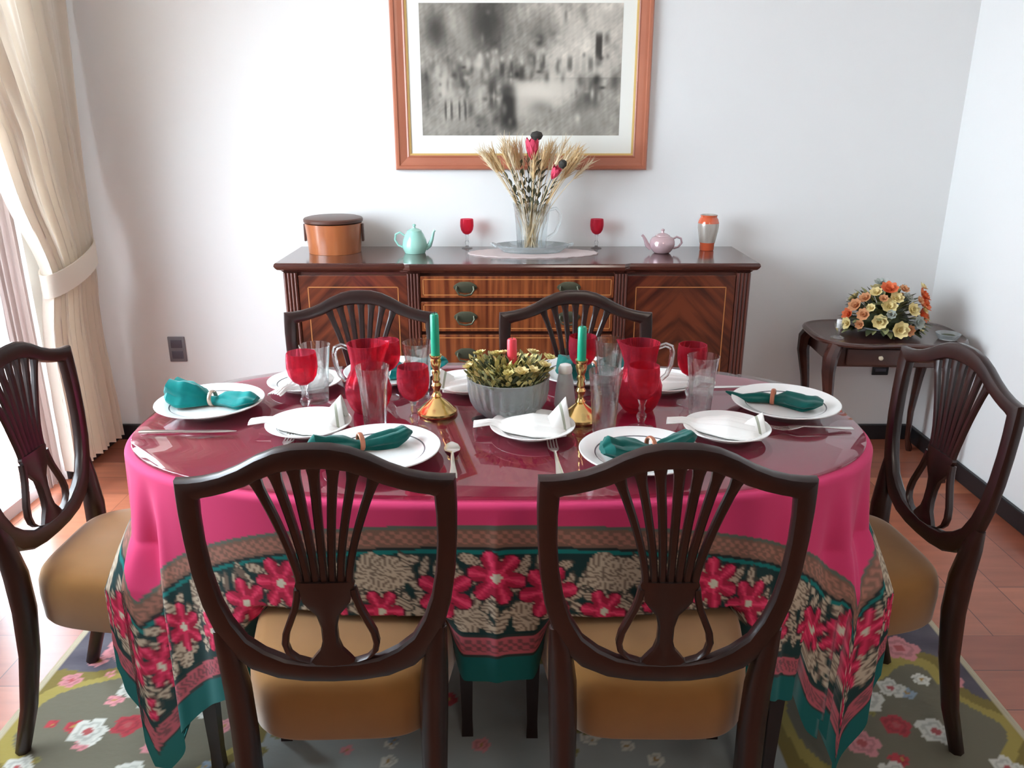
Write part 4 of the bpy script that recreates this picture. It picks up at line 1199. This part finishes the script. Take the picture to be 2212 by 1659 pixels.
bl = [(-.02, -.06, .185, .050, ORNG), (.125, -.06, .125, .052, ORNG), (.135, -.03, .155, .048, ORNG), (.11, -.09, .085, .046, ORNG), (-.135, -.04, .115, .042, PEACH), (-.15, -.02, .075, .04, ORNG),
      (-.10, -.04, .145, .036, PEACH), (-.165, -.05, .045, .036, CREAM), (-.03, -.10, .125, .046, CREAM), (.0, -.09, .155, .040, CREAM), (.055, -.12, .115, .042, CREAM), (-.07, -.13, .07, .044, CREAM),
      (.0, -.155, .045, .050, CREAM), (.04, -.15, .04, .034, PEACH), (.075, -.14, .07, .040, GRYB), (-.04, -.02, .205, .034, GRYB), (-.065, -.05, .17, .036, CREAM), (.145, .0, .185, .030, CREAM),
      (.06, -.06, .15, .034, GRYB), (-.12, -.09, .09, .038, PEACH), (.15, -.05, .07, .034, PEACH), (0, .08, .16, .045, CREAM), (.09, .08, .12, .045, PEACH), (-.10, -.10, .12, .026, CREAM), (.09, -.10, .15, .026, PEACH), (-.03, -.13, .10, .028, GRYB), (.10, -.12, .045, .028, CREAM), (-.13, -.09, .05, .028, PEACH), (.03, -.08, .19, .03, PEACH), (-.05, -.09, .155, .026, PEACH), (.12, -.09, .11, .026, CREAM), (-.09, .08, .12, .045, CREAM)]
for x, y, z, r_, m_ in bl:
    d = Vector((x, y - .03, z * .8)).normalized()
    blossom_mesh(r_ * .8, 8, 4, .9).xf(Matrix.Translation((x, y, z)) @ align(d)).build('blossom', m_, fa)
sg = thing('glass_candle_holder', 'small clear glass holder with a white candle at the side table\'s left edge', 'candle holder', (1.33, 3.19, .6075))
MB().lathe([(.001, 0), (.026, 0), (.027, .003), (.008, .010), (.006, .03), (.014, .045), (.018, .062), (.016, .062), (.010, .046), (.001, .042)], 24).build('holder', CLEAR, sg)
MB().lathe([(.001, .043), (.009, .043), (.010, .075), (.001, .077)], 16).build('candle_stub', CHINA, sg)
ga = thing('glass_dish', 'small round glass dish at the side table\'s right edge', 'dish', (1.77, 3.17, .6075))
MB().lathe([(.001, 0), (.034, 0), (.036, .003), (.048, .024), (.046, .025), (.033, .008), (.001, .006)], 30).build('dish', CRYST, ga)
MB().lathe([(.001, .008), (.024, .009), (.026, .016), (.001, .018)], 16).build('green_lid', LEAFD, ga)

# ------------------------------------------------------------------ light, world, camera
w = bpy.data.worlds.new('daylight'); scene.world = w; w.use_nodes = True
bg = w.node_tree.nodes['Background']
bg.inputs[0].default_value = (.80, .90, 1.0, 1); bg.inputs[1].default_value = 13
pl = bpy.data.lights.new('window_portal', 'AREA'); pl.shape = 'RECTANGLE'; pl.size = WY1 - WY0; pl.size_y = WZ
pl.cycles.is_portal = True
po = bpy.data.objects.new('window_portal', pl); COL.objects.link(po)
po.location = (X0 - .12, (WY0 + WY1) / 2, WZ / 2); po.rotation_euler = (R(90), 0, R(-90))
# added warm fill light in the rear half of the room, behind the camera
ll = bpy.data.lights.new('rear_fill_light', 'POINT'); ll.energy = 26; ll.color = (1, .90, .80); ll.shadow_soft_size = .35
lo_ = bpy.data.objects.new('rear_fill_light', ll); COL.objects.link(lo_); lo_.location = (.6, -1.2, 2.2)

cam = bpy.data.cameras.new('camera'); cam.sensor_fit = 'HORIZONTAL'; cam.sensor_width = 36; cam.lens = 36 * 1744 / 2212
co = bpy.data.objects.new('camera', cam); COL.objects.link(co)
co.location = (0, 0, 1.475); co.rotation_euler = (R(90 - 18.5), 0, 0)
cam.clip_start = .02
scene.camera = co
scene.view_settings.view_transform = 'Standard'; scene.view_settings.look = 'None'
scene.view_settings.gamma = 1; scene.view_settings.exposure = 0.80
scene.view_settings.use_curve_mapping = False
scene.cycles.transparent_max_bounces = 32
scene.cycles.max_bounces = 9; scene.cycles.diffuse_bounces = 5
scene.cycles.use_adaptive_sampling = True; scene.cycles.adaptive_threshold = 0.02
scene.cycles.use_denoising = True
